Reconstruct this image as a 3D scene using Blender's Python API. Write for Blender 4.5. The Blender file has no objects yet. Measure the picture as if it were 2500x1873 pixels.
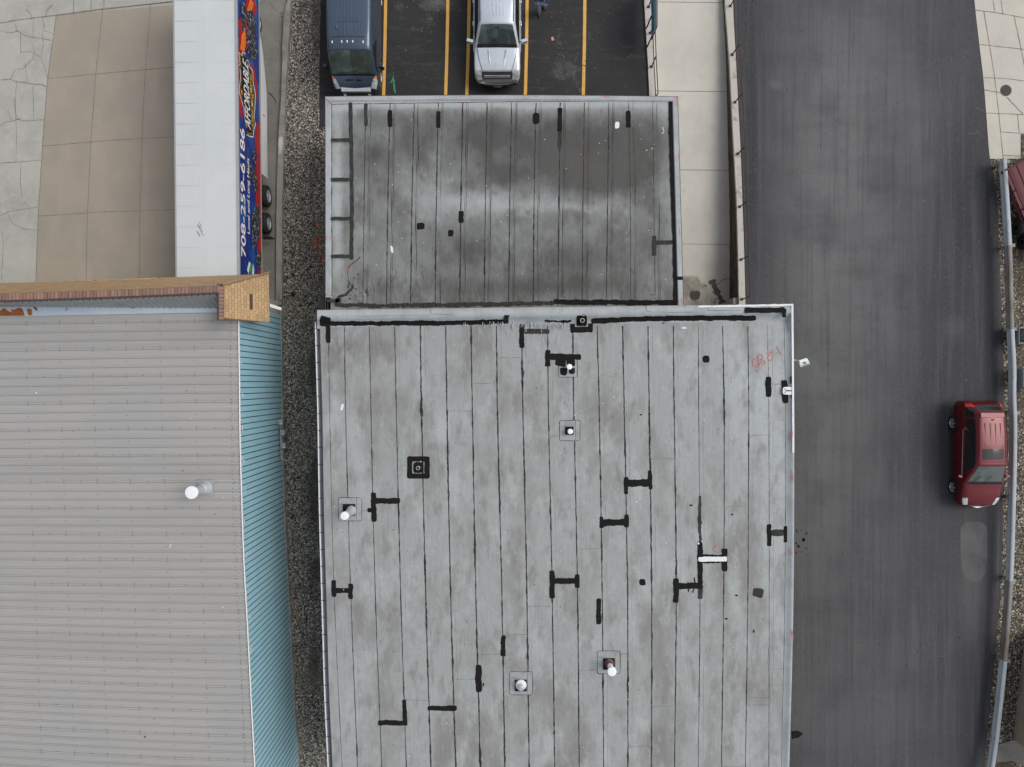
import bpy, bmesh, math, random
import numpy as np
from mathutils import Vector, Matrix
from mathutils import noise as mnoise
R = math.radians
random.seed(7)
S = bpy.context.scene
COL = S.collection
# ------------------------------------------------------------------ camera, sky, sun
H = 32.0          # height of the drone above the drive
F = 1720.0        # focal length in photograph pixels (2500 wide)
cd = bpy.data.cameras.new("camera"); cam = bpy.data.objects.new("camera", cd); COL.objects.link(cam)
cam.location = (0, 0, H); cd.sensor_width = 36; cd.lens = 36 * F / 2500
cd.clip_start = .5; cd.clip_end = 2000
S.camera = cam
W = bpy.data.worlds.new("World"); S.world = W; W.use_nodes = True
nt = W.node_tree; bg = nt.nodes['Background']
sky = nt.nodes.new('ShaderNodeTexSky'); sky.sky_type = 'NISHITA'; sky.sun_disc = False
SUN_EL, SUN_AZ = 52, 75       # azimuth from +y towards +x
sky.sun_elevation = R(SUN_EL); sky.sun_rotation = R(SUN_AZ)
sky.air_density = 1.0; sky.dust_density = 3.0; sky.ozone_density = 1.0
hs = nt.nodes.new('ShaderNodeHueSaturation'); hs.inputs['Saturation'].default_value = .33
nt.links.new(sky.outputs[0], hs.inputs['Color']); nt.links.new(hs.outputs[0], bg.inputs[0])
bg.inputs[1].default_value = 0.13
sl = bpy.data.lights.new("sun", 'SUN'); sl.energy = 1.0; sl.angle = R(32); sl.color = (1, .955, .89)
so = bpy.data.objects.new("sun", sl); COL.objects.link(so)
d = Vector((math.sin(R(SUN_AZ)) * math.cos(R(SUN_EL)), math.cos(R(SUN_AZ)) * math.cos(R(SUN_EL)), math.sin(R(SUN_EL))))
so.rotation_euler = d.to_track_quat('Z', 'Y').to_euler(); so.location = (20, 10, 40)
S.view_settings.view_transform = 'Standard'; S.view_settings.look = 'None'
S.view_settings.exposure = 0.17; S.view_settings.gamma = 1

# ------------------------------------------------------------------ helpers
def P(px, py, z=0.0):
    k = (H - z) / F
    return Vector(((px - 1250) * k, (936.5 - py) * k, z))
def crop(ox, oy, s): return lambda pts: [(ox + a / s, oy + b / s) for a, b in pts]
C1 = crop(760, 730, 2.907); C2 = crop(1330, 730, 2.908); C3 = crop(760, 1250, 2.66); C4 = crop(1330, 1250, 2.66)
C5 = crop(770, 220, 2.3785); CL = crop(0, 0, 2.367); CR = crop(1400, 0, 2.18); CS = crop(2270, 0, 3.944)
SC = {id(C1): 2.907, id(C2): 2.908, id(C3): 2.66, id(C4): 2.66, id(C5): 2.3785, id(CL): 2.367, id(CR): 2.18, id(CS): 3.944}

def tag(o, label=None, cat=None, group=None, kind=None):
    if label: o['label'] = label
    if cat: o['category'] = cat
    if group: o['group'] = group
    if kind: o['kind'] = kind
    return o
def thing(name, label, cat, loc=(0, 0, 0), rz=0, group=None):
    o = bpy.data.objects.new(name, None); COL.objects.link(o); o.empty_display_size = .3
    o.location = loc; o.rotation_euler = (0, 0, rz); tag(o, label, cat, group); return o

SPLIT = {'red_writing', 'seam', 'fold_line', 'red_tick', 'panel_gap', 'expansion_joint', 'crack', 'surface_crack', 'roof_rib', 'roof_joint', 'hood_vent', 'wiper', 'grille_bar', 'hood_crease', 'bumper_lip', 'blue_mark', 'sealant_line',
    'rust_patch', 'oil_stain', 'spray_mark', 'slot', 'door_gap', 'bolt', 'edge_rail', 'flaking_paint', 'rail', 'window_trim', 'siding_end'}
STUFF = {'debris', 'rivet', 'lap_line', 'membrane_split', 'paint_drip', 'lettering_marks', 'leaf_litter'}
class MB:
    """collects geometry in world coordinates"""
    def __init__(s): s.v = []; s.f = []; s.m = []; s.a = {}; s.sm = []
    def quad(s, pts, m=0, smooth=False):
        b = len(s.v); s.v += [Vector(p) for p in pts]; s.f.append(tuple(range(b, b + len(pts)))); s.m.append(m); s.sm.append(smooth)
    def add(s, vs, fs, m=0, smooth=False):
        b = len(s.v); s.v += [Vector(p) for p in vs]
        for f in fs: s.f.append(tuple(b + i for i in f)); s.m.append(m); s.sm.append(smooth)
        return b
    def box(s, c, d, m=0, rz=0, mat=None):
        c = Vector(c); x, y, z = d[0] / 2, d[1] / 2, d[2] / 2
        vs = [Vector((i * x, j * y, k * z)) for i in (-1, 1) for j in (-1, 1) for k in (-1, 1)]
        if mat is None: mat = Matrix.Rotation(rz, 3, 'Z')
        vs = [mat @ p + c for p in vs]
        s.add(vs, [(0, 1, 3, 2), (4, 6, 7, 5), (0, 4, 5, 1), (2, 3, 7, 6), (0, 2, 6, 4), (1, 5, 7, 3)], m)
    def tube(s, pts, r, n=8, m=0, cap=True, smooth=True):
        pts = [Vector(p) for p in pts]; rr = r if isinstance(r, (list, tuple)) else [r] * len(pts)
        b = len(s.v)
        for i, p in enumerate(pts):
            t = (pts[min(i + 1, len(pts) - 1)] - pts[max(i - 1, 0)]).normalized()
            u = t.cross(Vector((0, 0, 1)) if abs(t.z) < .9 else Vector((1, 0, 0))).normalized(); w = t.cross(u)
            for k in range(n):
                a = 2 * math.pi * k / n; s.v.append(p + (u * math.cos(a) + w * math.sin(a)) * rr[i])
        for i in range(len(pts) - 1):
            for k in range(n):
                k2 = (k + 1) % n
                s.f.append((b + i * n + k, b + i * n + k2, b + (i + 1) * n + k2, b + (i + 1) * n + k)); s.m.append(m); s.sm.append(smooth)
        if cap:
            s.f.append(tuple(b + k for k in range(n))); s.m.append(m); s.sm.append(False)
            e = b + (len(pts) - 1) * n; s.f.append(tuple(e + k for k in reversed(range(n)))); s.m.append(m); s.sm.append(False)
    def lathe(s, c, prof, n=20, m=0, axis='Z', smooth=True):
        c = Vector(c); b = len(s.v)
        for r, h in prof:
            for k in range(n):
                a = 2 * math.pi * k / n
                if axis == 'Z': q = Vector((r * math.cos(a), r * math.sin(a), h))
                elif axis == 'X': q = Vector((h, r * math.cos(a), r * math.sin(a)))
                else: q = Vector((r * math.sin(a), h, r * math.cos(a)))
                s.v.append(c + q)
        for i in range(len(prof) - 1):
            for k in range(n):
                k2 = (k + 1) % n
                s.f.append((b + i * n + k, b + i * n + k2, b + (i + 1) * n + k2, b + (i + 1) * n + k)); s.m.append(m); s.sm.append(smooth)
    def disc(s, c, r, n=16, m=0, ry=None, jit=0, seed=0):
        c = Vector(c); rn = random.Random(seed)
        s.quad([c + Vector((r * math.cos(2 * math.pi * k / n) * (1 + rn.uniform(-jit, jit)), (ry or r) * math.sin(2 * math.pi * k / n) * (1 + rn.uniform(-jit, jit)), 0)) for k in range(n)], m)
    def grid(s, rows, m=0, attr=None, smooth=True):
        nr, nc = len(rows), len(rows[0]); b = len(s.v)
        for r in rows: s.v += [Vector(p) for p in r]
        for i in range(nr - 1):
            for j in range(nc - 1):
                s.f.append((b + i * nc + j, b + (i + 1) * nc + j, b + (i + 1) * nc + j + 1, b + i * nc + j + 1)); s.m.append(m); s.sm.append(smooth)
        if attr is not None:
            for i in range(nr):
                for j in range(nc): s.a[b + i * nc + j] = float(attr[i][j])
    def comps(s):
        par = list(range(len(s.v)))
        def find(a):
            while par[a] != a: par[a] = par[par[a]]; a = par[a]
            return a
        for f in s.f:
            r = find(f[0])
            for i in f[1:]:
                q = find(i)
                if q != r: par[q] = r
        out = {}
        for k, f in enumerate(s.f): out.setdefault(find(f[0]), []).append(k)
        return list(out.values())
    def build(s, name, mats, parent=None, local=False, bevel=0):
        if name in SPLIT:
            cs = s.comps()
            if 1 < len(cs) <= 100:
                first = None
                for c in cs:
                    t = MB(); mp = {}
                    for k in c:
                        ids = []
                        for i in s.f[k]:
                            if i not in mp: mp[i] = len(t.v); t.v.append(s.v[i])
                            ids.append(mp[i])
                        t.f.append(tuple(ids)); t.m.append(s.m[k]); t.sm.append(s.sm[k])
                    o = t._build(name, mats, parent, local, bevel); first = first or o
                return first
        o = s._build(name, mats, parent, local, bevel)
        if name in STUFF: o['kind'] = 'stuff'
        return o
    def _build(s, name, mats, parent=None, local=False, bevel=0):
        me = bpy.data.meshes.new(name)
        off = Vector((0, 0, 0)) if (parent is None or local) else world_loc(parent)
        me.from_pydata([tuple(p - off) for p in s.v], [], s.f)
        if not isinstance(mats, (list, tuple)): mats = [mats]
        for x in mats: me.materials.append(x)
        me.polygons.foreach_set('material_index', s.m); me.polygons.foreach_set('use_smooth', s.sm)
        if s.a:
            at = me.attributes.new('dirt_shade', 'FLOAT', 'POINT')
            at.data.foreach_set('value', [s.a.get(i, 0.) for i in range(len(s.v))])
        me.update()
        o = bpy.data.objects.new(name, me); COL.objects.link(o)
        if parent: o.parent = parent
        if bevel:
            b = o.modifiers.new('b', 'BEVEL'); b.width = bevel; b.segments = 2; b.limit_method = 'ANGLE'
        return o
def world_loc(o):
    v = Vector((0, 0, 0))
    while o: v += Vector(o.location); o = o.parent
    return v
def herm(pts, t):
    """smooth curve value at t through (t_i, v_i)"""
    n = len(pts)
    if t <= pts[0][0]:
        a, b = pts[0], pts[1]; return a[1] + (t - a[0]) * (b[1] - a[1]) / (b[0] - a[0])
    if t >= pts[-1][0]:
        a, b = pts[-2], pts[-1]; return b[1] + (t - b[0]) * (b[1] - a[1]) / (b[0] - a[0])
    for i in range(n - 1):
        if pts[i][0] <= t <= pts[i + 1][0]: break
    h = pts[i + 1][0] - pts[i][0]; u = (t - pts[i][0]) / h
    def sl(k):
        a, b = pts[max(k - 1, 0)], pts[min(k + 1, n - 1)]; return (b[1] - a[1]) / (b[0] - a[0])
    m0, m1 = sl(i) * h, sl(i + 1) * h
    return (2*u**3 - 3*u*u + 1) * pts[i][1] + (u**3 - 2*u*u + u) * m0 + (-2*u**3 + 3*u*u) * pts[i+1][1] + (u**3 - u*u) * m1
def YX(*p): return [(y, x) for x, y in p]         # list of (x,y) pixels -> curve x(y)
def ns(*a): return mnoise.noise(Vector((tuple(a) + (0., 0.))[:3]))
def resample(pts, step):
    out = [pts[0]]
    for a, b in zip(pts[:-1], pts[1:]):
        L = math.hypot(b[0] - a[0], b[1] - a[1]); n = max(1, int(L / step))
        for k in range(1, n + 1): out.append((a[0] + (b[0] - a[0]) * k / n, a[1] + (b[1] - a[1]) * k / n))
    return out
def stroke(mb, pts, w, z, m=0, jit=.08, step=2.5, rnd=True, seed=None, zf=None, wf=None):
    """brushed or poured line on a surface; points and width in photograph pixels"""
    seed = random.random() * 100 if seed is None else seed
    q = resample(pts, step); n = len(q)
    L = [0]
    for a, b in zip(q[:-1], q[1:]): L.append(L[-1] + math.hypot(b[0] - a[0], b[1] - a[1]))
    A, B = [], []
    e = min(w * .35, L[-1] * .4) if rnd else 0
    for i, p in enumerate(q):
        a, b = q[max(i - 1, 0)], q[min(i + 1, n - 1)]
        dx, dy = b[0] - a[0], b[1] - a[1]; l = math.hypot(dx, dy) or 1; nx, ny = -dy / l, dx / l
        k = 1
        if e > 0:
            dd = min(L[i], L[-1] - L[i])
            if dd < e: k = .6 + .4 * math.sqrt(max(0, 1 - (1 - dd / e) ** 2))
        if wf: k *= wf(L[i])
        l_ = L[i]; h1, h2 = [w / 2 * k * (1 + jit * 2.0 * ns(l_ * .047, seed + l_ * .031, q0) + jit * 1.1 * ns(l_ * .083 + 7, seed - l_ * .117, q0 + l_ * .061) + jit * .8 * ns(l_ * .23, q0 - l_ * .19, seed + l_ * .17)) for q0 in (1.3, 5.7)]
        ax_, ay_, bx_, by_ = p[0] + nx * h1, p[1] + ny * h1, p[0] - nx * h2, p[1] - ny * h2
        if zf:
            r = [(ax_ + (bx_ - ax_) * q_ / 5, ay_ + (by_ - ay_) * q_ / 5) for q_ in range(6)]; A.append([P(a_, b_, zf(a_, b_)) for a_, b_ in r])
        else: A.append(P(ax_, ay_, z)); B.append(P(bx_, by_, z))
    if zf: mb.grid(A, m, smooth=False)
    else: mb.grid([A, B], m, smooth=False)
def ensure_up(me): pass

# ------------------------------------------------------------------ materials
def mat(name, col, rough=.8, metal=0, layers=(), bump=None, spec=.5, attr=None, attr2=None, coat=0, tex=None, emit=None, attr_last=False):
    m = bpy.data.materials.new(name); m.use_nodes = True; t = m.node_tree; n = t.nodes; b = n['Principled BSDF']
    b.inputs['Roughness'].default_value = rough; b.inputs['Metallic'].default_value = metal
    b.inputs['Specular IOR Level'].default_value = spec; b.inputs['Coat Weight'].default_value = coat; b.inputs['Coat Roughness'].default_value = .08
    tc = n.new('ShaderNodeTexCoord'); src = tc.outputs['Object']
    rgb = n.new('ShaderNodeRGB'); rgb.outputs[0].default_value = (*col, 1); cur = rgb.outputs[0]
    def mapped(st):
        mp = n.new('ShaderNodeMapping'); mp.inputs['Scale'].default_value = st; t.links.new(src, mp.inputs['Vector']); return mp.outputs[0]
    def mixc(fac, c2):
        nonlocal cur
        mx = n.new('ShaderNodeMix'); mx.data_type = 'RGBA'; t.links.new(fac, mx.inputs[0]); t.links.new(cur, mx.inputs[6])
        if isinstance(c2, tuple): mx.inputs[7].default_value = (*c2, 1)
        else: t.links.new(c2, mx.inputs[7])
        cur = mx.outputs[2]
    def ramp(x, lo, hi, top):
        r = n.new('ShaderNodeMapRange'); r.inputs['From Min'].default_value = lo; r.inputs['From Max'].default_value = hi
        r.inputs['To Max'].default_value = top; t.links.new(x, r.inputs['Value']); return r.outputs[0]
    if tex: cur = tex(t, n, src, cur)
    def do_attr(A):
        at = n.new('ShaderNodeAttribute'); at.attribute_name = 'dirt_shade'
        # breakup of the stain and shade edges
        no = n.new('ShaderNodeTexNoise'); no.inputs['Scale'].default_value = A.get('scale', 1.3); no.inputs['Detail'].default_value = 7; no.inputs['Roughness'].default_value = .62
        t.links.new(mapped(A.get('st', (1, 1, 1))), no.inputs['Vector'])
        ad = n.new('ShaderNodeMath'); ad.operation = 'MULTIPLY_ADD'; t.links.new(no.outputs[0], ad.inputs[0]); ad.inputs[1].default_value = A.get('br', .8); t.links.new(at.outputs['Fac'], ad.inputs[2])
        mixc(ramp(ad.outputs[0], A['lo'], A['hi'], A.get('top', 1)), A['col'])
    if not attr_last:
        if attr: do_attr(attr)
        if attr2: do_attr(attr2)
    for (kind, sc, st, c2, lo, hi, top) in layers:
        if kind == 'n': x = n.new('ShaderNodeTexNoise'); x.inputs['Detail'].default_value = 6; x.inputs['Roughness'].default_value = .6; x.inputs['Scale'].default_value = sc; o = x.outputs[0]
        elif kind == 'v': x = n.new('ShaderNodeTexVoronoi'); x.inputs['Scale'].default_value = sc; o = x.outputs['Distance']
        elif kind == 'vc':
            x = n.new('ShaderNodeTexVoronoi'); x.inputs['Scale'].default_value = sc
            sp = n.new('ShaderNodeSeparateColor'); t.links.new(x.outputs['Color'], sp.inputs[0]); o = sp.outputs[0]
        t.links.new(mapped(st), x.inputs['Vector']); mixc(ramp(o, lo, hi, top), c2)
    if attr_last:
        if attr2: do_attr(attr2)
        if attr: do_attr(attr)
    t.links.new(cur, b.inputs['Base Color'])
    if bump:
        kinds, sc, st, dist = bump
        x = n.new('ShaderNodeTexNoise' if kinds == 'n' else 'ShaderNodeTexVoronoi'); x.inputs['Scale'].default_value = sc
        if kinds == 'n': x.inputs['Detail'].default_value = 5
        t.links.new(mapped(st), x.inputs['Vector'])
        bp = n.new('ShaderNodeBump'); bp.inputs['Distance'].default_value = dist; bp.inputs['Strength'].default_value = .8
        t.links.new(x.outputs[0], bp.inputs['Height']); t.links.new(bp.outputs[0], b.inputs['Normal'])
    if emit: b.inputs['Emission Color'].default_value = (*emit, 1); b.inputs['Emission Strength'].default_value = 1
    return m
I3 = (1, 1, 1)
M = {}
M['earth'] = mat('earth', (.11, .10, .085), .95, layers=[('n', .2, I3, (.16, .15, .13), .4, .7, .8), ('n', 6, I3, (.06, .055, .05), .5, .7, .7)])
M['concrete_old'] = mat('concrete_old', (0.410, 0.405, 0.365), .9, layers=[('n', .45, I3, (0.308, 0.302, 0.274), .42, .66, .8), ('n', 3, I3, (0.479, 0.467, 0.427), .5, .72, .6), ('n', 22, I3, (0.308, 0.302, 0.274), .55, .72, .55), ('n', 60, I3, (0.502, 0.490, 0.456), .55, .75, .4)], bump=('n', 40, I3, .004))
M['concrete_tan'] = mat('concrete_tan', (0.344, 0.297, 0.237), .85, layers=[('n', .5, I3, (0.281, 0.256, 0.219), .42, .68, .8), ('n', 1.1, (1, .3, 1), (0.394, 0.344, 0.278), .52, .75, .6), ('n', 30, I3, (0.275, 0.244, 0.200), .5, .75, .5), ('n', 9, I3, (0.250, 0.225, 0.188), .62, .75, .4)], bump=('n', 40, I3, .002))
M['concrete_side'] = mat('concrete_side', (0.230, 0.224, 0.201), .9, layers=[('n', .6, I3, (0.155, 0.149, 0.132), .4, .65, .9), ('n', 4, I3, (0.299, 0.287, 0.259), .55, .75, .5), ('n', 28, I3, (0.149, 0.144, 0.127), .52, .7, .6)], bump=('n', 30, I3, .004))
M['concrete_ramp'] = mat('concrete_ramp', (0.593, 0.573, 0.512), .88, attr=dict(lo=.55, hi=1.2, col=(0.207, 0.186, 0.150), br=.5), layers=[('n', .5, I3, (0.511, 0.490, 0.437), .42, .64, .8), ('n', 2.2, I3, (0.635, 0.607, 0.540), .5, .75, .5), ('n', 5, (1, .5, 1), (0.455, 0.435, 0.383), .57, .73, .5), ('n', 30, I3, (0.442, 0.421, 0.369), .56, .75, .5)], bump=('n', 40, I3, .002))
M['concrete_walk'] = mat('concrete_walk', (0.561, 0.525, 0.458), .88, layers=[('n', .7, I3, (0.476, 0.451, 0.403), .42, .65, .8), ('n', 5, I3, (0.610, 0.567, 0.488), .55, .75, .5), ('n', 30, I3, (0.403, 0.378, 0.336), .57, .75, .5)], bump=('n', 40, I3, .002))
M['concrete_cap'] = mat('concrete_cap', (.50, .475, .43), .9, layers=[('n', 2.5, I3, (.22, .20, .17), .55, .72, .8), ('n', 14, I3, (.16, .15, .13), .60, .72, .7)], bump=('n', 30, I3, .004))
M['concrete_curb'] = mat('concrete_curb', (0.300, 0.281, 0.250), .9, layers=[('n', 1.2, I3, (0.188, 0.175, 0.156), .4, .62, .9), ('n', 12, I3, (0.375, 0.350, 0.312), .55, .72, .6)], bump=('n', 30, I3, .006))
M['retaining'] = mat('retaining', (.10, .085, .065), .95, layers=[('n', 1.3, (1, 1, 2), (.045, .038, .03), .4, .62, .9), ('n', 6, I3, (.15, .13, .10), .55, .7, .6)], bump=('n', 8, I3, .02))
M['joint'] = mat('joint', (.17, .153, .13), .95, layers=[('n', 5, I3, (.25, .225, .19), .42, .62, .9)])
M['crack'] = mat('crack', (.25, .245, .215), .95, layers=[('n', 5, I3, (.13, .125, .105), .48, .62, .8)])
M['asphalt'] = mat('asphalt', (.060, .0605, .064), .85, attr=dict(lo=.10, hi=1.25, col=(.158, .158, .161), br=.34, scale=1.0, st=(2.2, .10, 1)), attr2=dict(lo=.10, hi=-.45, col=(.032, .033, .039), br=.3, scale=.8), layers=[('n', .5, (1, .7, 1), (.052, .053, .058), .46, .66, .45), ('n', 1.5, (2.4, .07, 1), (.125, .125, .128), .50, .70, .5), ('n', 2.3, (2.8, .06, 1), (.045, .046, .050), .50, .70, .45), ('n', .45, (.5, 1.4, 1), (.048, .049, .053), .50, .72, .35), ('n', 5, (1.2, .8, 1), (.105, .105, .106), .56, .74, .4), ('n', 26, I3, (.15, .147, .143), .54, .70, .6), ('n', 34, I3, (.030, .030, .032), .53, .70, .6)], bump=('n', 50, I3, .006), spec=.3)
M['asphalt_lot'] = mat('asphalt_lot', (0.034, 0.034, 0.035), .8, attr=dict(lo=.75, hi=1.55, col=(0.209, 0.209, 0.209), br=.95, scale=3.6), layers=[('n', .5, I3, (0.023, 0.023, 0.025), .42, .66, .8), ('n', 1.4, (.6, 2, 1), (0.061, 0.059, 0.058), .54, .74, .7), ('n', 50, I3, (0.099, 0.097, 0.094), .58, .74, .6), ('n', 22, I3, (0.440, 0.418, 0.396), .735, .76, .8)], bump=('n', 60, I3, .003), spec=.3)
M['lot_scuff'] = mat('lot_scuff', (.06, .06, .06), .9, layers=[('n', 3, I3, (.035, .035, .036), .42, .6, .9)])
M['grit'] = mat('grit', (.16, .155, .148), .9)
M['asphalt_patch'] = mat('asphalt_patch', (.105, .105, .106), .85, layers=[('n', 1.2, I3, (.075, .076, .079), .40, .62, .9), ('n', 8, I3, (.125, .125, .125), .55, .7, .6), ('n', 26, I3, (.06, .06, .06), .55, .7, .5)], bump=('n', 60, I3, .004))
def gravel_tex(sc, cols):
    def f(t, n, src, cur):
        wn = n.new('ShaderNodeTexNoise'); wn.inputs['Scale'].default_value = 9; t.links.new(src, wn.inputs['Vector'])
        vm = n.new('ShaderNodeVectorMath'); vm.operation = 'MULTIPLY_ADD'; t.links.new(wn.outputs['Color'], vm.inputs[0]); vm.inputs[1].default_value = (.12, .12, .12); t.links.new(src, vm.inputs[2])
        v = n.new('ShaderNodeTexVoronoi'); v.inputs['Scale'].default_value = sc; t.links.new(vm.outputs[0], v.inputs['Vector'])
        sp = n.new('ShaderNodeSeparateColor'); t.links.new(v.outputs['Color'], sp.inputs[0])
        cr = n.new('ShaderNodeValToRGB'); e = cr.color_ramp.elements
        e[0].position = 0; e[0].color = (*cols[0], 1); e[1].position = 1; e[1].color = (*cols[-1], 1)
        for i, c in enumerate(cols[1:-1]): q = e.new((i + 1) / (len(cols) - 1)); q.color = (*c, 1)
        t.links.new(sp.outputs[0], cr.inputs[0])
        dr = n.new('ShaderNodeMapRange'); dr.inputs['From Min'].default_value = .35; dr.inputs['From Max'].default_value = .75; t.links.new(v.outputs['Distance'], dr.inputs['Value'])
        mx = n.new('ShaderNodeMix'); mx.data_type = 'RGBA'; t.links.new(dr.outputs[0], mx.inputs[0]); t.links.new(cr.outputs[0], mx.inputs[6]); mx.inputs[7].default_value = (.02, .018, .015, 1)
        return mx.outputs[2]
    return f
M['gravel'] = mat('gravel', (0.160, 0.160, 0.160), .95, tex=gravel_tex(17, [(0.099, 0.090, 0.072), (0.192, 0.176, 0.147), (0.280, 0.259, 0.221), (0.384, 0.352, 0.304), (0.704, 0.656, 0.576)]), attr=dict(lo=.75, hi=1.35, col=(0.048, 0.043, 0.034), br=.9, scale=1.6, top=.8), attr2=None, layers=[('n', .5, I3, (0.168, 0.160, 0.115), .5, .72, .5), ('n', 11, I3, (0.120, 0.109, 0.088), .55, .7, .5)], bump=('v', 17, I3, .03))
M['gravel_brown'] = mat('gravel_brown', (0.125, 0.125, 0.125), .95, tex=gravel_tex(15, [(0.056, 0.045, 0.033), (0.112, 0.091, 0.069), (0.200, 0.169, 0.131), (0.312, 0.269, 0.213), (0.688, 0.613, 0.500)]), attr=dict(lo=.8, hi=1.4, col=(0.069, 0.053, 0.037), br=.9, scale=1.6, top=.85), layers=[('n', 1.2, I3, (0.112, 0.090, 0.062), .5, .72, .5)], bump=('v', 15, I3, .03))
M['paint_yellow'] = mat('paint_yellow', (.72, .40, .085), .7, layers=[('n', 2, I3, (.62, .35, .08), .45, .7, .8), ('n', 40, I3, (.40, .25, .07), .58, .7, .7)])
M['spray_green'] = mat('spray_green', (.02, .33, .12), .7, layers=[('n', 30, I3, (.03, .06, .04), .55, .62, .8)])
M['spray_orange'] = mat('spray_orange', (.60, .13, .03), .8)
M['spray_red'] = mat('spray_red', (.62, .13, .14), .8, layers=[('n', 20, I3, (.50, .28, .28), .5, .7, .7)])
def strips_tex(amount, colr):
    return None
M['membrane'] = mat('membrane', (.322, .338, .333), .72,
    attr=dict(lo=.52, hi=1.25, col=(.19, .182, .175), br=.95, scale=1.1, st=(1.2, .6, 1)), attr2=dict(lo=.36, hi=-.35, col=(.40, .43, .435), br=.9, scale=1.7, st=(1.3, .6, 1)),
    layers=[('n', .38, (1.2, .6, 1), (.205, .197, .190), .47, .62, .75), ('n', 1.1, (1.7, .7, 1), (.20, .192, .185), .52, .68, .7), ('n', .8, (1.5, .7, 1), (.395, .42, .42), .53, .68, .8), ('n', 3.1, (1.3, .8, 1), (.39, .415, .415), .54, .74, .5), ('n', 3.7, (1.2, .9, 1), (.21, .205, .20), .56, .76, .45),
            ('n', 6, (3.2, .25, 1), (.37, .39, .39), .56, .76, .3), ('n', 9, (4, .15, 1), (.21, .205, .20), .57, .76, .3), ('n', 6, (.8, 2.4, 1), (.22, .217, .212), .58, .74, .45), ('n', 55, I3, (.20, .195, .19), .55, .75, .35), ('n', 7, I3, (.52, .54, .54), .73, .77, .6)], bump=('n', 4, (4, .35, 1), .012), spec=.35)
M['membrane_low'] = mat('membrane_low', (.240, .250, .246), .7, attr_last=True,
    attr=dict(lo=.45, hi=1.55, top=.86, col=(.060, .057, .053), br=1.35, scale=1.3, st=(1.1, .8, 1)), attr2=dict(lo=.28, hi=-.40, col=(.37, .392, .396), br=1.1, scale=1.6, st=(1, .9, 1)),
    layers=[('n', .8, (1.4, .8, 1), (.125, .123, .118), .48, .66, .75), ('n', 2.4, (1.2, .8, 1), (.33, .35, .35), .55, .70, .6), ('n', 3.3, (1.2, .8, 1), (.09, .088, .084), .56, .72, .55), ('n', 7, (4, .22, 1), (.24, .245, .24), .57, .72, .4), ('n', 10, (5, .12, 1), (.07, .068, .066), .56, .72, .5), ('n', 60, I3, (.09, .09, .088), .55, .75, .35), ('n', 6, I3, (.40, .42, .42), .725, .77, .6)], bump=('n', 4, (4, .35, 1), .012), spec=.35)
M['membrane_edge'] = mat('membrane_edge', (.40, .43, .445), .65, layers=[('n', 1.2, I3, (.31, .33, .34), .44, .64, .8), ('n', 5, (2, .7, 1), (.27, .28, .285), .56, .72, .6), ('n', 9, I3, (.48, .51, .53), .58, .72, .5), ('n', 40, I3, (.30, .31, .32), .56, .7, .4)], spec=.3)
M['pad'] = mat('pad', (.335, .355, .36), .7, layers=[('n', 2.5, I3, (.26, .262, .26), .45, .62, .8), ('n', 30, I3, (.25, .25, .25), .55, .72, .4)], spec=.35)
M['white_coat'] = mat('white_coat', (.74, .76, .78), .6, layers=[('n', 8, I3, (.60, .62, .64), .55, .72, .6)])
M['seam'] = mat('seam', (.03, .03, .03), .9, spec=.1, layers=[('n', 5, I3, (.09, .09, .09), .47, .65, .8)])
M['fold'] = mat('fold', (.15, .15, .148), .8, layers=[('n', 4, I3, (.24, .24, .24), .45, .6, .9)])
M['wet'] = mat('wet', (.13, .108, .085), .7, layers=[('n', 3, I3, (.085, .072, .058), .42, .62, .9), ('n', 12, I3, (.2, .17, .14), .55, .7, .6)])
M['lap'] = mat('lap', (.235, .235, .23), .8, layers=[('n', 3, I3, (.31, .31, .31), .45, .6, .9)])
M['tar'] = mat('tar', (0.015, 0.014, 0.014), .9, layers=[('n', 6, I3, (0.023, 0.022, 0.022), .45, .7, .7), ('n', 30, I3, (0.008, 0.008, 0.008), .5, .7, .6)], bump=('n', 14, I3, .02), spec=.08)
M['tar_worn'] = mat('tar_worn', (0.040, 0.040, 0.039), .9, layers=[('n', 5, (2, .6, 1), (0.080, 0.080, 0.078), .45, .68, .8), ('n', 26, I3, (0.024, 0.024, 0.024), .5, .7, .7)], bump=('n', 14, I3, .015), spec=.08)
M['wrinkle'] = mat('wrinkle', (.035, .032, .03), .9, layers=[('n', 6, I3, (.14, .13, .12), .45, .62, .9)])
M['drip_edge'] = mat('drip_edge', (.075, .06, .062), .6)
M['block_wall'] = mat('block_wall', (.13, .11, .09), .9, layers=[('n', 2, I3, (.10, .085, .07), .45, .65, .8)], bump=('n', 20, I3, .004))
M['pipe_white'] = mat('pipe_white', (.86, .88, .90), .35, layers=[('n', 9, I3, (.74, .76, .78), .55, .7, .5)])
M['pipe_grey'] = mat('pipe_grey', (.48, .50, .515), .45, metal=.2, layers=[('n', 14, I3, (.36, .38, .39), .5, .7, .6)])
M['hole'] = mat('hole', (.008, .008, .008), .9)
M['rust'] = mat('rust', (.30, .095, .022), .9, layers=[('n', 5, I3, (.17, .05, .015), .45, .65, .8), ('n', 20, I3, (.40, .15, .04), .55, .7, .6)])
M['rust_pipe'] = mat('rust_pipe', (.12, .04, .03), .9, layers=[('n', 10, I3, (.25, .2, .18), .5, .65, .8)])
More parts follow.
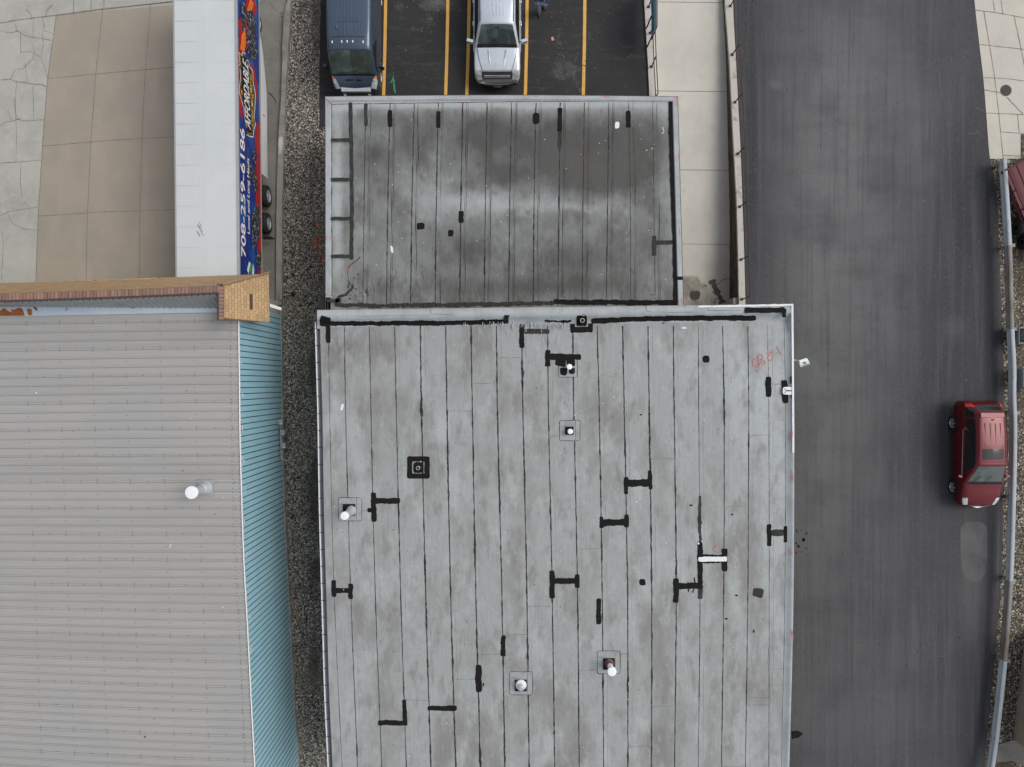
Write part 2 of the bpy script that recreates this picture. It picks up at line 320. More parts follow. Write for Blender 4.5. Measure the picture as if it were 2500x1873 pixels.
M['metal_roof'] = mat('metal_roof', (0.378, 0.370, 0.355), .55, metal=.0, attr=dict(lo=.0, hi=1.6, col=(0.315, 0.312, 0.303), br=.25), layers=[('n', .3, (.8, .8, 1), (0.343, 0.343, 0.337), .44, .62, .8), ('n', 3, (.12, 3, 1), (0.411, 0.401, 0.383), .5, .70, .6), ('n', 8, (.1, 6, 1), (0.321, 0.314, 0.303), .55, .70, .5), ('n', 2.2, (.5, 1.4, 1), (0.321, 0.312, 0.297), .58, .74, .5), ('n', 25, I3, (0.280, 0.268, 0.250), .61, .74, .4)], spec=.35)
M['rib_lap_shade'] = mat('rib_lap_shade', (.255, .25, .24), .6)
M['screw'] = mat('screw', (.11, .10, .09), .6)
M['metal_back'] = mat('metal_back', (.36, .375, .375), .45, metal=.2, layers=[('n', 3, (3, .5, 1), (.30, .31, .31), .45, .68, .8)])
M['flashing'] = mat('flashing', (.44, .52, .60), .5, layers=[('n', .8, I3, (.52, .58, .61), .45, .65, .8), ('n', 6, I3, (.38, .44, .50), .55, .7, .6)])
M['brown_trim'] = mat('brown_trim', (.075, .045, .042), .5)
M['teal_wall'] = mat('teal_wall', (.37, .635, .735), .30, metal=.08, layers=[('n', .5, I3, (.32, .57, .675), .42, .64, .8), ('n', 4, (1, 1, .15), (.43, .68, .77), .55, .75, .6), ('n', 9, (1, 1, .1), (.27, .43, .51), .60, .75, .5)], spec=.7)
M['teal_groove'] = mat('teal_groove', (.035, .09, .12), .6)
def shingle_tex(a, b, c1, c2, mort, bw, rh, sc=1):
    def f(t, n, src, cur):
        sp = n.new('ShaderNodeSeparateXYZ'); t.links.new(src, sp.inputs[0]); cb = n.new('ShaderNodeCombineXYZ')
        t.links.new(sp.outputs[a], cb.inputs[0]); t.links.new(sp.outputs[b], cb.inputs[1])
        wn = n.new('ShaderNodeTexNoise'); wn.inputs['Scale'].default_value = 3.5; t.links.new(src, wn.inputs['Vector'])
        vm = n.new('ShaderNodeVectorMath'); vm.operation = 'MULTIPLY_ADD'; t.links.new(wn.outputs['Color'], vm.inputs[0]); vm.inputs[1].default_value = (.10, .05, 0); t.links.new(cb.outputs[0], vm.inputs[2])
        br = n.new('ShaderNodeTexBrick'); t.links.new(vm.outputs[0], br.inputs['Vector'])
        br.inputs['Color1'].default_value = (*c1, 1); br.inputs['Color2'].default_value = (*c2, 1); br.inputs['Mortar'].default_value = (*mort, 1)
        br.inputs['Scale'].default_value = sc; br.inputs['Brick Width'].default_value = bw; br.inputs['Row Height'].default_value = rh; br.inputs['Mortar Size'].default_value = .012; br.inputs['Mortar Smooth'].default_value = .4; br.inputs['Bias'].default_value = 0
        return br.outputs['Color']
    return f
M['shingle_front'] = mat('shingle_front', (.4, .3, .2), .9, tex=shingle_tex(0, 2, (.50, .335, .175), (.40, .265, .14), (.22, .14, .08), .28, .14), layers=[('n', 5, (1, 1, 2.5), (.32, .21, .12), .55, .72, .6), ('n', 30, I3, (.55, .39, .22), .55, .75, .4)], bump=('n', 9, (1, 1, 2), .03))
M['shingle_side'] = mat('shingle_side', (.4, .3, .2), .9, tex=shingle_tex(1, 2, (.50, .34, .18), (.38, .25, .13), (.24, .155, .085), .22, .13), layers=[('n', 30, I3, (.55, .39, .22), .55, .75, .4)], bump=('n', 12, I3, .01))
M['shingle_cap'] = mat('shingle_cap', (.335, .205, .15), .9, attr=dict(lo=0, hi=1, col=(.22, .135, .105), br=.2), layers=[('n', 40, I3, (.28, .17, .13), .5, .7, .5)])
M['stucco_front'] = mat('stucco_front', (.42, .38, .32), .9, layers=[('n', 10, I3, (.36, .33, .28), .5, .7, .5)])
M['trailer_roof'] = mat('trailer_roof', (.57, .60, .605), .5, layers=[('n', .3, I3, (.53, .56, .57), .42, .66, .8), ('n', 3, (3, .2, 1), (.60, .625, .63), .5, .72, .5), ('n', 12, (1, .3, 1), (.47, .49, .50), .62, .76, .5)])
M['trailer_seam'] = mat('trailer_seam', (.50, .515, .515), .6)
M['white_paint'] = mat('white_paint', (.70, .71, .715), .4)
M['trim_grey'] = mat('trim_grey', (.40, .415, .425), .5, metal=.3)
M['skirt'] = mat('skirt', (.66, .67, .67), .45, layers=[('n', 1, I3, (.58, .59, .59), .45, .7, .6), ('n', 6, (1, 1, .2), (.5, .5, .49), .6, .75, .5)])
M['wrap_blue'] = mat('wrap_blue', (.008, .03, .20), .35, layers=[('n', .9, (1, .6, 1.5), (.02, .18, .52), .5, .70, .85), ('n', 3.2, (1, .35, 3), (.12, .42, .75), .60, .73, .75), ('n', 1.6, (1, .5, 2), (.004, .008, .06), .58, .75, .8)])
M['wrap_red'] = mat('wrap_red', (.42, .008, .012), .35, layers=[('n', 1.2, (1, .5, 2), (.22, .004, .012), .5, .7, .8), ('n', 2.5, (1, .4, 3), (.62, .05, .03), .56, .74, .6)])
M['wrap_flame'] = mat('wrap_flame', (.75, .16, .02), .35, layers=[('n', 2.5, (1, .4, 2), (.85, .5, .1), .5, .68, .9)])
M['wrap_black'] = mat('wrap_black', (.008, .008, .009), .35)
M['wrap_white'] = mat('wrap_white', (.80, .80, .80), .35)
M['wrap_gold'] = mat('wrap_gold', (.62, .34, .04), .35)
M['wrap_green'] = mat('wrap_green', (.05, .33, .12), .35)
M['wrap_machine'] = mat('wrap_machine', (.02, .02, .025), .35, layers=[('n', 7, (1, 1, 1), (.35, .36, .38), .54, .60, .9), ('n', 5, (1, 1.3, 1), (.10, .11, .3), .58, .66, .8)])
M['tyre'] = mat('tyre', (.013, .013, .013), .85, bump=('n', 30, I3, .003))
M['rim_steel'] = mat('rim_steel', (.46, .47, .48), .45, metal=.5)
M['alloy'] = mat('alloy', (.66, .68, .70), .3, metal=.7)
M['van_blue'] = mat('van_blue', (.058, .088, .130), .32, metal=.3, coat=.5, layers=[('n', 1.5, I3, (.070, .102, .145), .42, .68, .8)])
M['wing_white'] = mat('wing_white', (.60, .65, .70), .4)
M['van_trim'] = mat('van_trim', (.028, .032, .038), .6)
M['glass_dark'] = mat('glass_dark', (.008, .010, .011), .06, spec=.5, coat=.1)
M['glass_screen'] = mat('glass_screen', (.045, .065, .064), .07, spec=.9, coat=.5, layers=[('n', 1.8, (2.2, .5, 1), (.105, .135, .135), .46, .62, .85), ('n', 3, I3, (.012, .017, .018), .56, .70, .8)])
M['glass_green'] = mat('glass_green', (.055, .075, .062), .07, spec=.9, coat=.4, layers=[('n', 2.5, I3, (.09, .12, .10), .46, .62, .8)])
M['silver'] = mat('silver', (.62, .67, .74), .28, metal=.2, coat=.7, layers=[('n', .7, I3, (.50, .55, .61), .42, .66, .8)])
M['chrome'] = mat('chrome', (.75, .76, .78), .18, metal=.9)
M['dark_chrome'] = mat('dark_chrome', (.12, .12, .13), .35, metal=.5)
M['headlamp'] = mat('headlamp', (.60, .62, .63), .15, coat=.8, layers=[('n', 12, I3, (.25, .26, .27), .5, .62, .8)])
M['amber'] = mat('amber', (.75, .22, .05), .2, coat=.8)
M['marker'] = mat('marker', (.78, .74, .68), .3)
M['red_lamp'] = mat('red_lamp', (.65, .01, .02), .15, coat=.8)
M['red_paint'] = mat('red_paint', (.115, .003, .009), .34, metal=.2, coat=.2, layers=[('n', .8, I3, (.15, .007, .015), .42, .68, .8)])
M['galvanised'] = mat('galvanised', (.47, .51, .545), .5, metal=.1, layers=[('n', 1.2, I3, (.53, .57, .60), .45, .68, .8), ('n', 5, (1, .4, 1), (.34, .36, .38), .55, .72, .6)])
M['galvanised_rust'] = mat('galvanised_rust', (.30, .29, .28), .6, metal=.3, layers=[('n', 2, (1, .4, 1), (.20, .15, .11), .45, .65, .8)])
M['post_wood'] = mat('post_wood', (.30, .27, .22), .9, layers=[('n', 9, I3, (.20, .18, .15), .5, .7, .7)])
M['rail_brown'] = mat('rail_brown', (.055, .030, .028), .6, layers=[('n', 8, I3, (.10, .055, .05), .5, .7, .6)])
M['rail_black'] = mat('rail_black', (.012, .012, .013), .5)
M['sign_blue'] = mat('sign_blue', (.06, .13, .42), .5)
M['sign_green'] = mat('sign_green', (.10, .46, .26), .5)
M['sign_white'] = mat('sign_white', (.68, .70, .72), .5)
M['cast_iron'] = mat('cast_iron', (.10, .095, .085), .8, layers=[('n', 10, I3, (.06, .055, .05), .5, .7, .7)])
M['trailer_red'] = mat('trailer_red', (.115, .018, .022), .65, layers=[('n', 2, I3, (.085, .015, .018), .45, .7, .8), ('n', 18, I3, (.16, .035, .035), .58, .72, .6)])
M['unit_grey'] = mat('unit_grey', (.16, .18, .21), .55, layers=[('n', 3, I3, (.13, .145, .17), .45, .7, .8)])
M['bin_teal'] = mat('bin_teal', (.075, .11, .12), .6)
M['siding_tan'] = mat('siding_tan', (.33, .29, .20), .8, layers=[('n', 2, I3, (.29, .26, .18), .45, .7, .8)])
M['roof_shingle_grey'] = mat('roof_shingle_grey', (.09, .085, .08), .9)
M['meter_grey'] = mat('meter_grey', (.26, .30, .35), .55, layers=[('n', 12, I3, (.19, .22, .26), .5, .7, .7)])
M['meter_pipe'] = mat('meter_pipe', (.30, .32, .33), .6)
M['denim'] = mat('denim', (.24, .30, .38), .9, layers=[('n', 14, I3, (.36, .41, .48), .5, .68, .8)])
M['jacket_blue'] = mat('jacket_blue', (.012, .10, .24), .8, layers=[('n', 8, I3, (.02, .14, .30), .5, .7, .8)])
M['skin'] = mat('skin', (.52, .31, .22), .6)
M['hair'] = mat('hair', (.05, .032, .02), .8)
M['shoe'] = mat('shoe', (.02, .02, .022), .7)
M['shoe_grey'] = mat('shoe_grey', (.38, .39, .38), .7)
M['paper_pink'] = mat('paper_pink', (.70, .28, .22), .8)
M['teal_plastic'] = mat('teal_plastic', (.06, .34, .30), .5)
M['leaf_brown'] = mat('leaf_brown', (.09, .05, .025), .9)
M['leaf_tan'] = mat('leaf_tan', (.30, .22, .13), .9)
M['weed'] = mat('weed', (.07, .085, .03), .9)
M['twig'] = mat('twig', (.05, .035, .025), .9)

# ------------------------------------------------------------------ the ground and its surfaces
def dirt_shade_f(blobs, x, y):
    s = 0
    for (cx, cy, rx, ry, a) in blobs: s += a * math.exp(-((x - cx) / rx) ** 2 - ((y - cy) / ry) ** 2)
    return s
def area(name, L, Rr, y0, y1, z, m, ny=40, nx=24, blobs=(), kind='structure', edge=0, parent=None):
    """a sheet between two curves x(y), pixels at height z"""
    mb = MB(); rows = []; at = []
    for i in range(ny + 1):
        y = y0 + (y1 - y0) * i / ny; a, b = herm(L, y), herm(Rr, y)
        if edge: a += edge * ns(y * .05, 3.1, len(name)); b += edge * ns(y * .05, 9.1, len(name))
        row, ar = [], []
        for j in range(nx + 1):
            x = a + (b - a) * j / nx; row.append(P(x, y, z)); ar.append(dirt_shade_f(blobs, x, y))
        rows.append(row); at.append(ar)
    mb.grid(rows, 0, at, smooth=False)
    o = mb.build(name, m, parent)
    if kind: o['kind'] = kind
    return o
K = lambda v: [(0, v), (1, v)]
# one wide ground sheet with the pit of the loading ramp left open
g = MB(); X0, X1, Y0, Y1 = 6.2, 10.75, 3.0, 22.0; B = 450
for (a, b, c, e) in ((-B, X0, -B, B), (X1, B, -B, B), (X0, X1, -B, Y0), (X0, X1, Y1, B)):
    g.quad([(a, c, -.04), (b, c, -.04), (b, e, -.04), (a, e, -.04)])
tag(g.build('ground', M['earth']), kind='structure')

asphR = YX((2376, -60), (2379, 0), (2391, 109), (2400.6, 190), (2408, 279), (2417, 388), (2435, 489), (2440, 625), (2446, 761), (2451, 900), (2452, 960), (2450, 1190), (2444, 1430), (2429, 1605), (2414, 1751), (2403, 1873), (2395, 1940))
asphL = [(-60, 1786), (0, 1788), (250, 1800), (500, 1811), (760, 1819), (790, 1819), (1950, 1819)]
area('driveway', asphL, asphR, -60, 1950, .012, M['asphalt'], 120, 40, edge=3,
     blobs=[(2050, 330, 130, 420, .6), (1960, 1250, 120, 400, .35), (2250, 350, 60, 120, .35), (2100, 1000, 110, 500, .35), (2330, 800, 30, 30, .5), (2440, 1000, 40, 900, -.4), (1830, 300, 25, 500, -.6), (2350, 480, 60, 200, -.5), (2300, 900, 90, 300, -.3), (2050, 1750, 150, 150, .25), (1895, 210, 8, 8, 1.2), (2200, 1650, 90, 260, .2), (2120, 200, 200, 260, .45), (2150, 700, 120, 260, .35), (2000, 900, 60, 400, .3), (2380, 1420, 40, 110, .35), (1960, 600, 70, 300, .35)])
mb = MB()
stroke(mb, CS([(70, 650), (90, 720), (105, 850), (125, 960), (150, 1040), (165, 1150), (175, 1250), (180, 1380), (190, 1500), (185, 1600)]), 2.2, .0165, jit=.5)
stroke(mb, CS([(370, 1280), (430, 1290), (460, 1260), (500, 1300), (540, 1335)]), 1.6, .0165, jit=.5)
stroke(mb, CS([(440, 1040), (490, 1060), (520, 1070)]), 1.6, .0165, jit=.5)
drive = bpy.data.objects['driveway']
mb.build('surface_crack', M['asphalt_patch'], drive)
mb = MB()     # old rounded patch below the parked car
q = [P(2378 + 33 * math.copysign(abs(math.cos(a)) ** .7, math.cos(a)), 1300 + (-26 * abs(math.sin(a)) ** .8 if math.sin(a) > 0 else 120 * abs(math.sin(a)) ** .5), .0165) for a in [2 * math.pi * k / 60 for k in range(60)]]
mb.quad(q); mb.build('asphalt_patch', M['asphalt_patch'], drive)
mb = MB()
for k in range(14): mb.disc(P(1950 + random.uniform(-8, 25), 1310 + random.uniform(-20, 50), .0165), random.uniform(.02, .07), 8)
mb.quad([P(a, b, .0165) for a, b in C4([(1600, 1425), (1640, 1420), (1680, 1440), (1650, 1465), (1605, 1475)])])
mb.build('oil_stain', M['tar'], drive)

# pavement, top right
walkL = asphR
area('sidewalk', walkL, K(2700), -60, 388, .022, M['concrete_walk'], 30, 20)
mb = MB(); walk = bpy.data.objects['sidewalk']
for pts in ([(437, 97), (640, 122), (907, 172)], [(470, 428), (700, 452), (907, 477), (1000, 490)], [(510, 748), (720, 755), (907, 780), (1000, 790)],
            [(542, 1090), (700, 1095), (907, 1105)], [(520, 105), (575, 430), (625, 750), (665, 1095), (690, 1350), (708, 1530)], [(815, 165), (880, 475), (912, 640)],
            [(608, 0), (628, 110)], [(685, 0), (705, 140)], [(685, 1270), (865, 1285)], [(845, 1100), (862, 1285)], [(705, 1495), (890, 1505)]):
    stroke(mb, CS(pts), 1.6, .0265, jit=.3)
mb.build('expansion_joint', M['joint'], walk)
mb = MB()
for pts in ([(525, 865), (600, 880), (655, 885), (690, 900)], [(740, 935), (800, 1000), (850, 1050), (905, 1105)]): stroke(mb, CS(pts), 2, .0275, jit=.4)
mb.build('crack', M['crack'], walk)
# gravel verge on the right and gravel alley in the middle
area('gravel_verge', asphR, K(2900), 388, 1950, .002, M['gravel_brown'], 60, 30, edge=2, blobs=[(2490, 650, 25, 120, .9), (2492, 950, 25, 150, .9), (2470, 1300, 30, 60, .5), (2455, 1640, 30, 90, .5), (2440, 1840, 30, 40, 1), (2490, 450, 10, 90, 1), (2440, 1873, 60, 30, .8)])
area('mulch_bed', K(2492), K(2700), 326, 388, .0265, M['gravel_brown'], 6, 6, blobs=[(2500, 350, 60, 60, .8)])
curbL = YX((704, -60), (702, 0), (693, 41), (687, 211), (680, 338), (675, 507), (674, 697), (676, 800))
curbR = YX((708, -60), (708, 41), (697, 211), (693, 338), (689, 507), (688, 697), (688, 800))
area('gravel_alley', [(-60, 698), (0, 698), (700, 675), (800, 682), (1873, 690), (2200, 690)], [(-60, 800), (290, 800), (2200, 850)], -60, 2200, .004, M['gravel'], 150, 20,
     blobs=[(765, 900, 16, 120, .9), (770, 1210, 26, 110, 1.1), (772, 1400, 22, 60, .9), (768, 1620, 20, 90, .9), (770, 560, 16, 60, .4), (700, 350, 12, 120, .15), (775, 60, 20, 120, .7), (740, 10, 18, 20, .8), (690, 1060, 14, 60, .8), (705, 1100, 16, 300, .25), (700, 400, 30, 300, -.3), (730, 350, 40, 200, -.3)])  # dark blobs on the building side: damp gravel with alley shade painted in
o = bpy.data.objects['gravel_alley']; mb = MB(); rn = random.Random(3)
for (cx, cy, sx, sy, n) in ((778, 549, 5, 5, 7), (773, 590, 7, 9, 16), (781, 620, 5, 16, 14), (788, 638, 4, 8, 6)):
    for k in range(n):
        x, y = rn.gauss(cx, sx * .6), rn.gauss(cy, sy * .6); a = rn.uniform(0, 3.1)
        stroke(mb, [(x, y), (x + 4 * math.cos(a), y + 6 * math.sin(a))], rn.uniform(1, 2.6), .009 + k * .0004, jit=.5, step=1)
mb.build('spray_mark', M['spray_orange'], o)

# parking lot with yellow lines
area('parking_lot', YX((783, -80), (783, 0), (780, 150), (780, 310)), YX((1578, -80), (1578, 0), (1590, 250), (1600, 310)), -80, 310, .014, M['asphalt_lot'], 60, 60, edge=1.5,
     blobs=[(1060, 8, 45, 22, .75), (975, 15, 18, 22, .5), (1050, 50, 20, 15, .4), (1015, 72, 30, 10, .45), (1365, 110, 15, 80, .35), (1375, 180, 45, 30, .4), (1400, 160, 20, 30, .3), (1440, 85, 30, 25, .35), (1015, 130, 90, 4, .3), (1000, 155, 90, 4, .3), (1560, 120, 40, 200, -.3), (1420, 220, 20, 20, .4), (800, 100, 30, 300, -.3)])
lot = bpy.data.objects['parking_lot']
for (xa, xb) in ((941.5, 936.5), (1093.5, 1088), (1145.5, 1139.5), (1287, 1282.5), (1428, 1424)):
    mb = MB(); stroke(mb, [(xa + (xa - xb) * .3, -70), (xa, 0), ((xa + xb) / 2 + .7, 118), (xb, 236), (xb - 1, 262)], 7.6, .0185, jit=.03, rnd=False); mb.build('parking_line', M['paint_yellow'], lot)
mb = MB(); CV = crop(760, 0, 3.206)
stroke(mb, CV([(640, 596), (645, 650), (657, 730)]), 3.4, .0225, jit=.4); stroke(mb, CV([(640, 615), (622, 650)]), 2.6, .0232, jit=.4); stroke(mb, CV([(641, 618), (660, 640)]), 1.8, .0236, jit=.4)
mb.build('spray_mark', M['spray_green'], lot)
rn = random.Random(55); mb = MB()
for (cx, cy, sx_, sy_, n) in ((1060, 8, 35, 14, 45), (975, 20, 12, 14, 12), (1045, 60, 20, 16, 22), (1365, 110, 12, 50, 45), (1380, 180, 35, 25, 60), (1405, 160, 14, 20, 25), (1440, 85, 25, 20, 20), (1000, 150, 50, 30, 30), (1220, 100, 220, 80, 90), (1500, 120, 60, 70, 40)):
    for k in range(n):
        x, y = rn.gauss(cx, sx_), rn.gauss(cy, sy_)
        if 800 < x < 1570 and y < 250: mb.disc(P(x, y, .0195 + len(mb.f) * .000004), rn.uniform(.010, .026), 6, jit=.4, seed=k, m=0 if rn.random() < .8 else 1)
mb.build('debris', [M['grit'], M['tar']], lot)
mb = MB()
for k in range(240):
    y = rn.uniform(0, 1870); x = rn.uniform(1830 if y < 740 else 1950, 2400); mb.disc(P(x, y, .0175 + k * .000004), rn.uniform(.010, .028), 6, jit=.4, seed=k, m=0 if rn.random() < .6 else 1)
mb.build('debris', [M['grit'], M['tar']], drive)
mb = MB()
for y_, x0, x1 in ((128, 950, 1085), (157, 948, 1080), (190, 1010, 1085), (160, 1420, 1490), (140, 1300, 1400), (215, 1290, 1360)):
    pts = [(x0 + (x1 - x0) * i / 8, y_ + rn.uniform(-2.5, 2.5)) for i in range(9)]; stroke(mb, pts, 1.4, .0191, jit=.8)
mb.build('surface_crack', M['lot_scuff'], lot)
# concrete yard, left
area('yard', K(-200), [(-80, 712), (300, 696), (800, 690)], -80, 800, .006, M['concrete_side'], 20, 20)
seamL = YX((140, -10), (137, 38), (127, 110), (116, 194), (103.5, 355), (93, 528), (86.6, 686), (84, 760))
area('old_slab', K(-200), seamL, -80, 760, .0105, M['concrete_old'], 20, 20)
area('top_slab', [(-80, 130), (20, 137)], K(600), -80, 44, .0135, M['concrete_old'], 6, 20)
mb = MB()
rows = []
for i in range(31):
    y = i / 30
    a = (137 - 50 * y, 38 + 700 * y); b = (600, 0 + 740 * y)
    rows.append([P(herm(seamL, a[1]) * (1 - k / 12) + b[0] * k / 12, a[1] * (1 - k / 12) + b[1] * k / 12 + (0 if i else -2 * math.sin(math.pi * k / 12)), .018) for k in range(13)])
mb.grid(rows, 0, smooth=False); tag(mb.build('new_slab', M['concrete_tan']), kind='structure')
ns_ = bpy.data.objects['new_slab']; yard = bpy.data.objects['yard']; osl = bpy.data.objects['old_slab']
mb = MB()
for pts in ([(275, 455), (640, 420), (995, 390), (1100, 380)], [(245, 845), (620, 812), (1000, 792), (1100, 788)], [(220, 1250), (600, 1225), (1008, 1212), (1100, 1208)], [(325, 90), (600, 55), (995, 10), (1100, 0)],
            [(593, 52), (553, 430), (525, 820), (505, 1240), (497, 1660)], [(870, 20), (840, 400), (820, 800), (808, 1220), (805, 1660)], [(325, 90), (275, 460), (245, 840), (220, 1250), (205, 1660)]):
    stroke(mb, CL(pts), 1.5, .0225, jit=.3)
mb.build('expansion_joint', M['joint'], ns_)
mb = MB()
for pts in ([(1480, 483), (1620, 478)], [(1490, 870), (1600, 866)], [(1500, 1275), (1590, 1272)]): stroke(mb, CL(pts), 1.6, .0105, jit=.3)
for pts in ([(1500, 190), (1540, 100), (1570, 40), (1640, 95)], [(1500, 330), (1508, 260), (1530, 205)], [(1570, 20), (1575, 60)], [(1555, 20), (1590, 40)]): stroke(mb, CL(pts), 1.6, .0105, jit=.5)
mb.build('expansion_joint', M['joint'], yard)
mb = MB()
for w, pts in ((2.6, [(-30, 465), (60, 458), (90, 472), (130, 475), (200, 490), (240, 488), (272, 502)]), (1.6, [(-20, 745), (30, 705), (70, 702), (100, 690), (130, 682)]), (1.6, [(100, 690), (150, 700), (255, 692)]),
               (1.8, [(-30, 945), (120, 935), (238, 925)]), (1.2, [(95, 470), (88, 600), (95, 780), (92, 930)]), (1.6, [(90, 140), (95, 175), (125, 195), (170, 215), (240, 222), (310, 238)]),
               (1.2, [(195, 110), (190, 190), (200, 215)]), (1.3, [(245, 95), (255, 150), (250, 180), (290, 188), (312, 205)]), (1.2, [(118, 185), (120, 310)]), (1.6, [(-20, 1255), (50, 1225), (110, 1212), (160, 1205), (220, 1198)]),
               (1.5, [(45, 1240), (75, 1295), (130, 1322), (180, 1328), (212, 1335)]), (1.2, [(120, 940), (118, 1060), (130, 1150), (160, 1200)]), (1.3, [(12, 1340), (20, 1400), (14, 1500), (8, 1620)]),
               (1.2, [(120, 300), (180, 300), (235, 330), (260, 400), (280, 460)]), (1.2, [(190, 500), (195, 690)]), (1.2, [(0, 180), (60, 190), (110, 180)]), (1.2, [(145, 365), (150, 420), (160, 470)]),
               (1.2, [(180, 240), (200, 300), (190, 340), (130, 400), (90, 400), (60, 455)]), (1, [(245, 185), (250, 260), (235, 330)]), (1, [(75, 560), (100, 690)]), (1, [(45, 640), (70, 700)]), (1, [(60, 1330), (30, 1400)])):
    stroke(mb, CL(pts), w, .0155, jit=.5)
mb.build('crack', M['crack'], osl)
mb = MB()
for w, pts in ((1.8, [(-40, 140), (100, 115), (325, 88)]), (1.6, [(325, 88), (420, 74), (600, 50), (780, 33), (995, 10)]), (1.5, [(430, -60), (428, 0), (423, 73)]), (2, [(600, -50), (600, 48)]), (1.3, [(527, -50), (525, 60)]), (1.3, [(262, 100), (270, 60), (300, 30)]), (1.2, [(185, 100), (170, 70), (150, 60)])):
    stroke(mb, CL(pts), w, .0225, jit=.4)
mb.build('expansion_joint', M['joint'], bpy.data.objects['top_slab'])

def prism(curveL, curveR, y0, y1, z0, z1, n=40, mb=None, m=0, edge=0):
    mb = mb or MB(); T = []; 
    for i in range(n + 1):
        y = y0 + (y1 - y0) * i / n; a, b = herm(curveL, y), herm(curveR, y)
        if edge: a += edge * ns(y * .11, 1.7); b += edge * ns(y * .11, 5.7)
        pa, pb = P(a, y, z1), P(b, y, z1)
        T.append([Vector((pa.x, pa.y, z0)), pa, pb, Vector((pb.x, pb.y, z0))])
    mb.grid(T, m, smooth=False); mb.quad(T[0], m); mb.quad(list(reversed(T[-1])), m)
    return mb
o = prism(curbL, curbR, -60, 745, -.03, .22, edge=1.2).build('concrete_curb', M['concrete_curb'])
tag(o, 'long stained concrete curb between the yard beside the trailer and the gravel alley', 'curb')
mb = MB(); stroke(mb, [(686, 334), (684, 352), (683, 376)], 9, .224, jit=.3); mb.build('patch', M['concrete_cap'], o)

# ------------------------------------------------------------------ loading ramp, its walls and rails
rampR = YX((1772, -80), (1775, 0), (1779, 222), (1785, 414), (1786, 595), (1786, 760))
def rampz(wy): return -.12 - 1.22 * max(0, min(1, (18.0 - wy) / 14.8))
capL = YX((1768, -80), (1770, 0), (1780, 134), (1791, 348), (1799, 505), (1803.6, 700), (1804, 760))
capR = YX((1788, -80), (1789, 0), (1796, 134), (1807, 348), (1813, 505), (1819, 700), (1820, 760))
mb = MB(); rows = []; at = []
for i in range(61):
    wy = 21.8 - (21.8 - 3.02) * i / 60; z = rampz(wy)
    py = 936.5 - wy * F / (H - .15); xr = (herm(capL, py) - 1250) * (H - .15) / F; xl = 6.22
    rows.append([Vector((xl + (xr - xl + .02) * k / 24, wy, z)) for k in range(25)])
    at.append([max(0, (1.25 if math.hypot((p.x - 8.1) / 1.55, (p.y - 3.2) / 1.95) < 1 else 0)) + .9 * math.exp(-((p.x - xr + .05) / .5) ** 2) * (1 - i / 90) * 0 + .32 * math.exp(-((p.x - 8.35) / .55) ** 4 - ((p.y - 8.1) / 1.5) ** 4) for p in rows[-1]])
mb.grid(rows, 0, at, smooth=False)
ramp = tag(mb.build('loading_ramp', M['concrete_ramp']), kind='structure')
def RP(px, py, up=.005):
    z = -.7
    for _ in range(6):
        w = P(px, py, z); z = rampz(w.y) + up
    return P(px, py, z)
mb = MB()
for py in (4.6, 222, 414, 595):
    q = [RP(x, py + (x - 1600) * .012, .006) for x in range(1600, 1781, 12)]; mb.grid([[v + Vector((0, .012, 0)) for v in q], [v - Vector((0, .012, 0)) for v in q]], smooth=False)
mb.build('expansion_joint', M['joint'], ramp)
CG = crop(1660, 640, 11.06)
def rstroke(mb, pts, w, up):
    q = resample(CG(pts), 1.5); A = []; B_ = []
    for i, p in enumerate(q):
        a, b = q[max(i - 1, 0)], q[min(i + 1, len(q) - 1)]; dx, dy = b[0] - a[0], b[1] - a[1]; l = math.hypot(dx, dy) or 1
        ww = w * (1 + 1.1 * ns(i * .17, w)); A.append(RP(p[0] - dy / l * ww / 2, p[1] + dx / l * ww / 2, up)); B_.append(RP(p[0] + dy / l * ww / 2, p[1] - dx / l * ww / 2, up))
    mb.grid([A, B_], smooth=False)
mb = MB(); rstroke(mb, [(930, 600), (1040, 580), (1120, 510), (1200, 465), (1270, 445), (1345, 460)], 1.3, .007)
mb.build('crack', M['seam'], ramp)
mb = MB(); rstroke(mb, [(850, 480), (900, 600), (960, 720), (1010, 820), (1070, 930), (1120, 1020), (1150, 1110)], 13, .008)
for k in range(12): p = RP(1660 + random.uniform(600, 960) / 11.06, 640 + random.uniform(520, 1080) / 11.06, .011); mb.disc(p, random.uniform(.015, .05), 7)
mb.build('wet_stain', M['wet'], ramp)
c = RP(1697, 719, .012)
gr = thing('floor_drain', 'round slotted iron drain at the foot of the loading ramp', 'drain', c)
mb = MB(); mb.disc(c, .25, 24, ry=.27); mb.build('drain_plate', M['cast_iron'], gr)
mb = MB()
for k in range(-4, 5):
    for j in (-1.5, -.5, .5, 1.5):
        if abs(k) * .05 + abs(j) * .08 < .28: mb.box(c + Vector((k * .05, j * .11, .005)), (.022, .085, .004))
mb.build('slot', M['hole'], gr)
# right retaining wall
mb = prism(capL, capR, -80, 760, 0, .15, n=50, edge=.5)
rwall = thing('retaining_wall', 'tall retaining wall with a pale concrete cap between the ramp and the driveway', 'wall', P(1795, 400, 0))
mb.build('wall_cap', M['concrete_cap'], rwall)
mb = MB(); rows = []
for i in range(80):
    y = -80 + 840 * i / 79; a = P(herm(capL, y), y, .15); rows.append([Vector((a.x + .02 + .05 * ns(a.y * 2.2, k * 1.3), a.y, .0 - 1.75 * k / 8)) for k in range(9)])
mb.grid(rows, smooth=False); mb.build('stone_face', M['retaining'], rwall)
mb = MB(); mb.box(P(1797, 737, -.35), (.42, .3, .6)); mb.build('step_block', M['concrete_cap'], rwall)
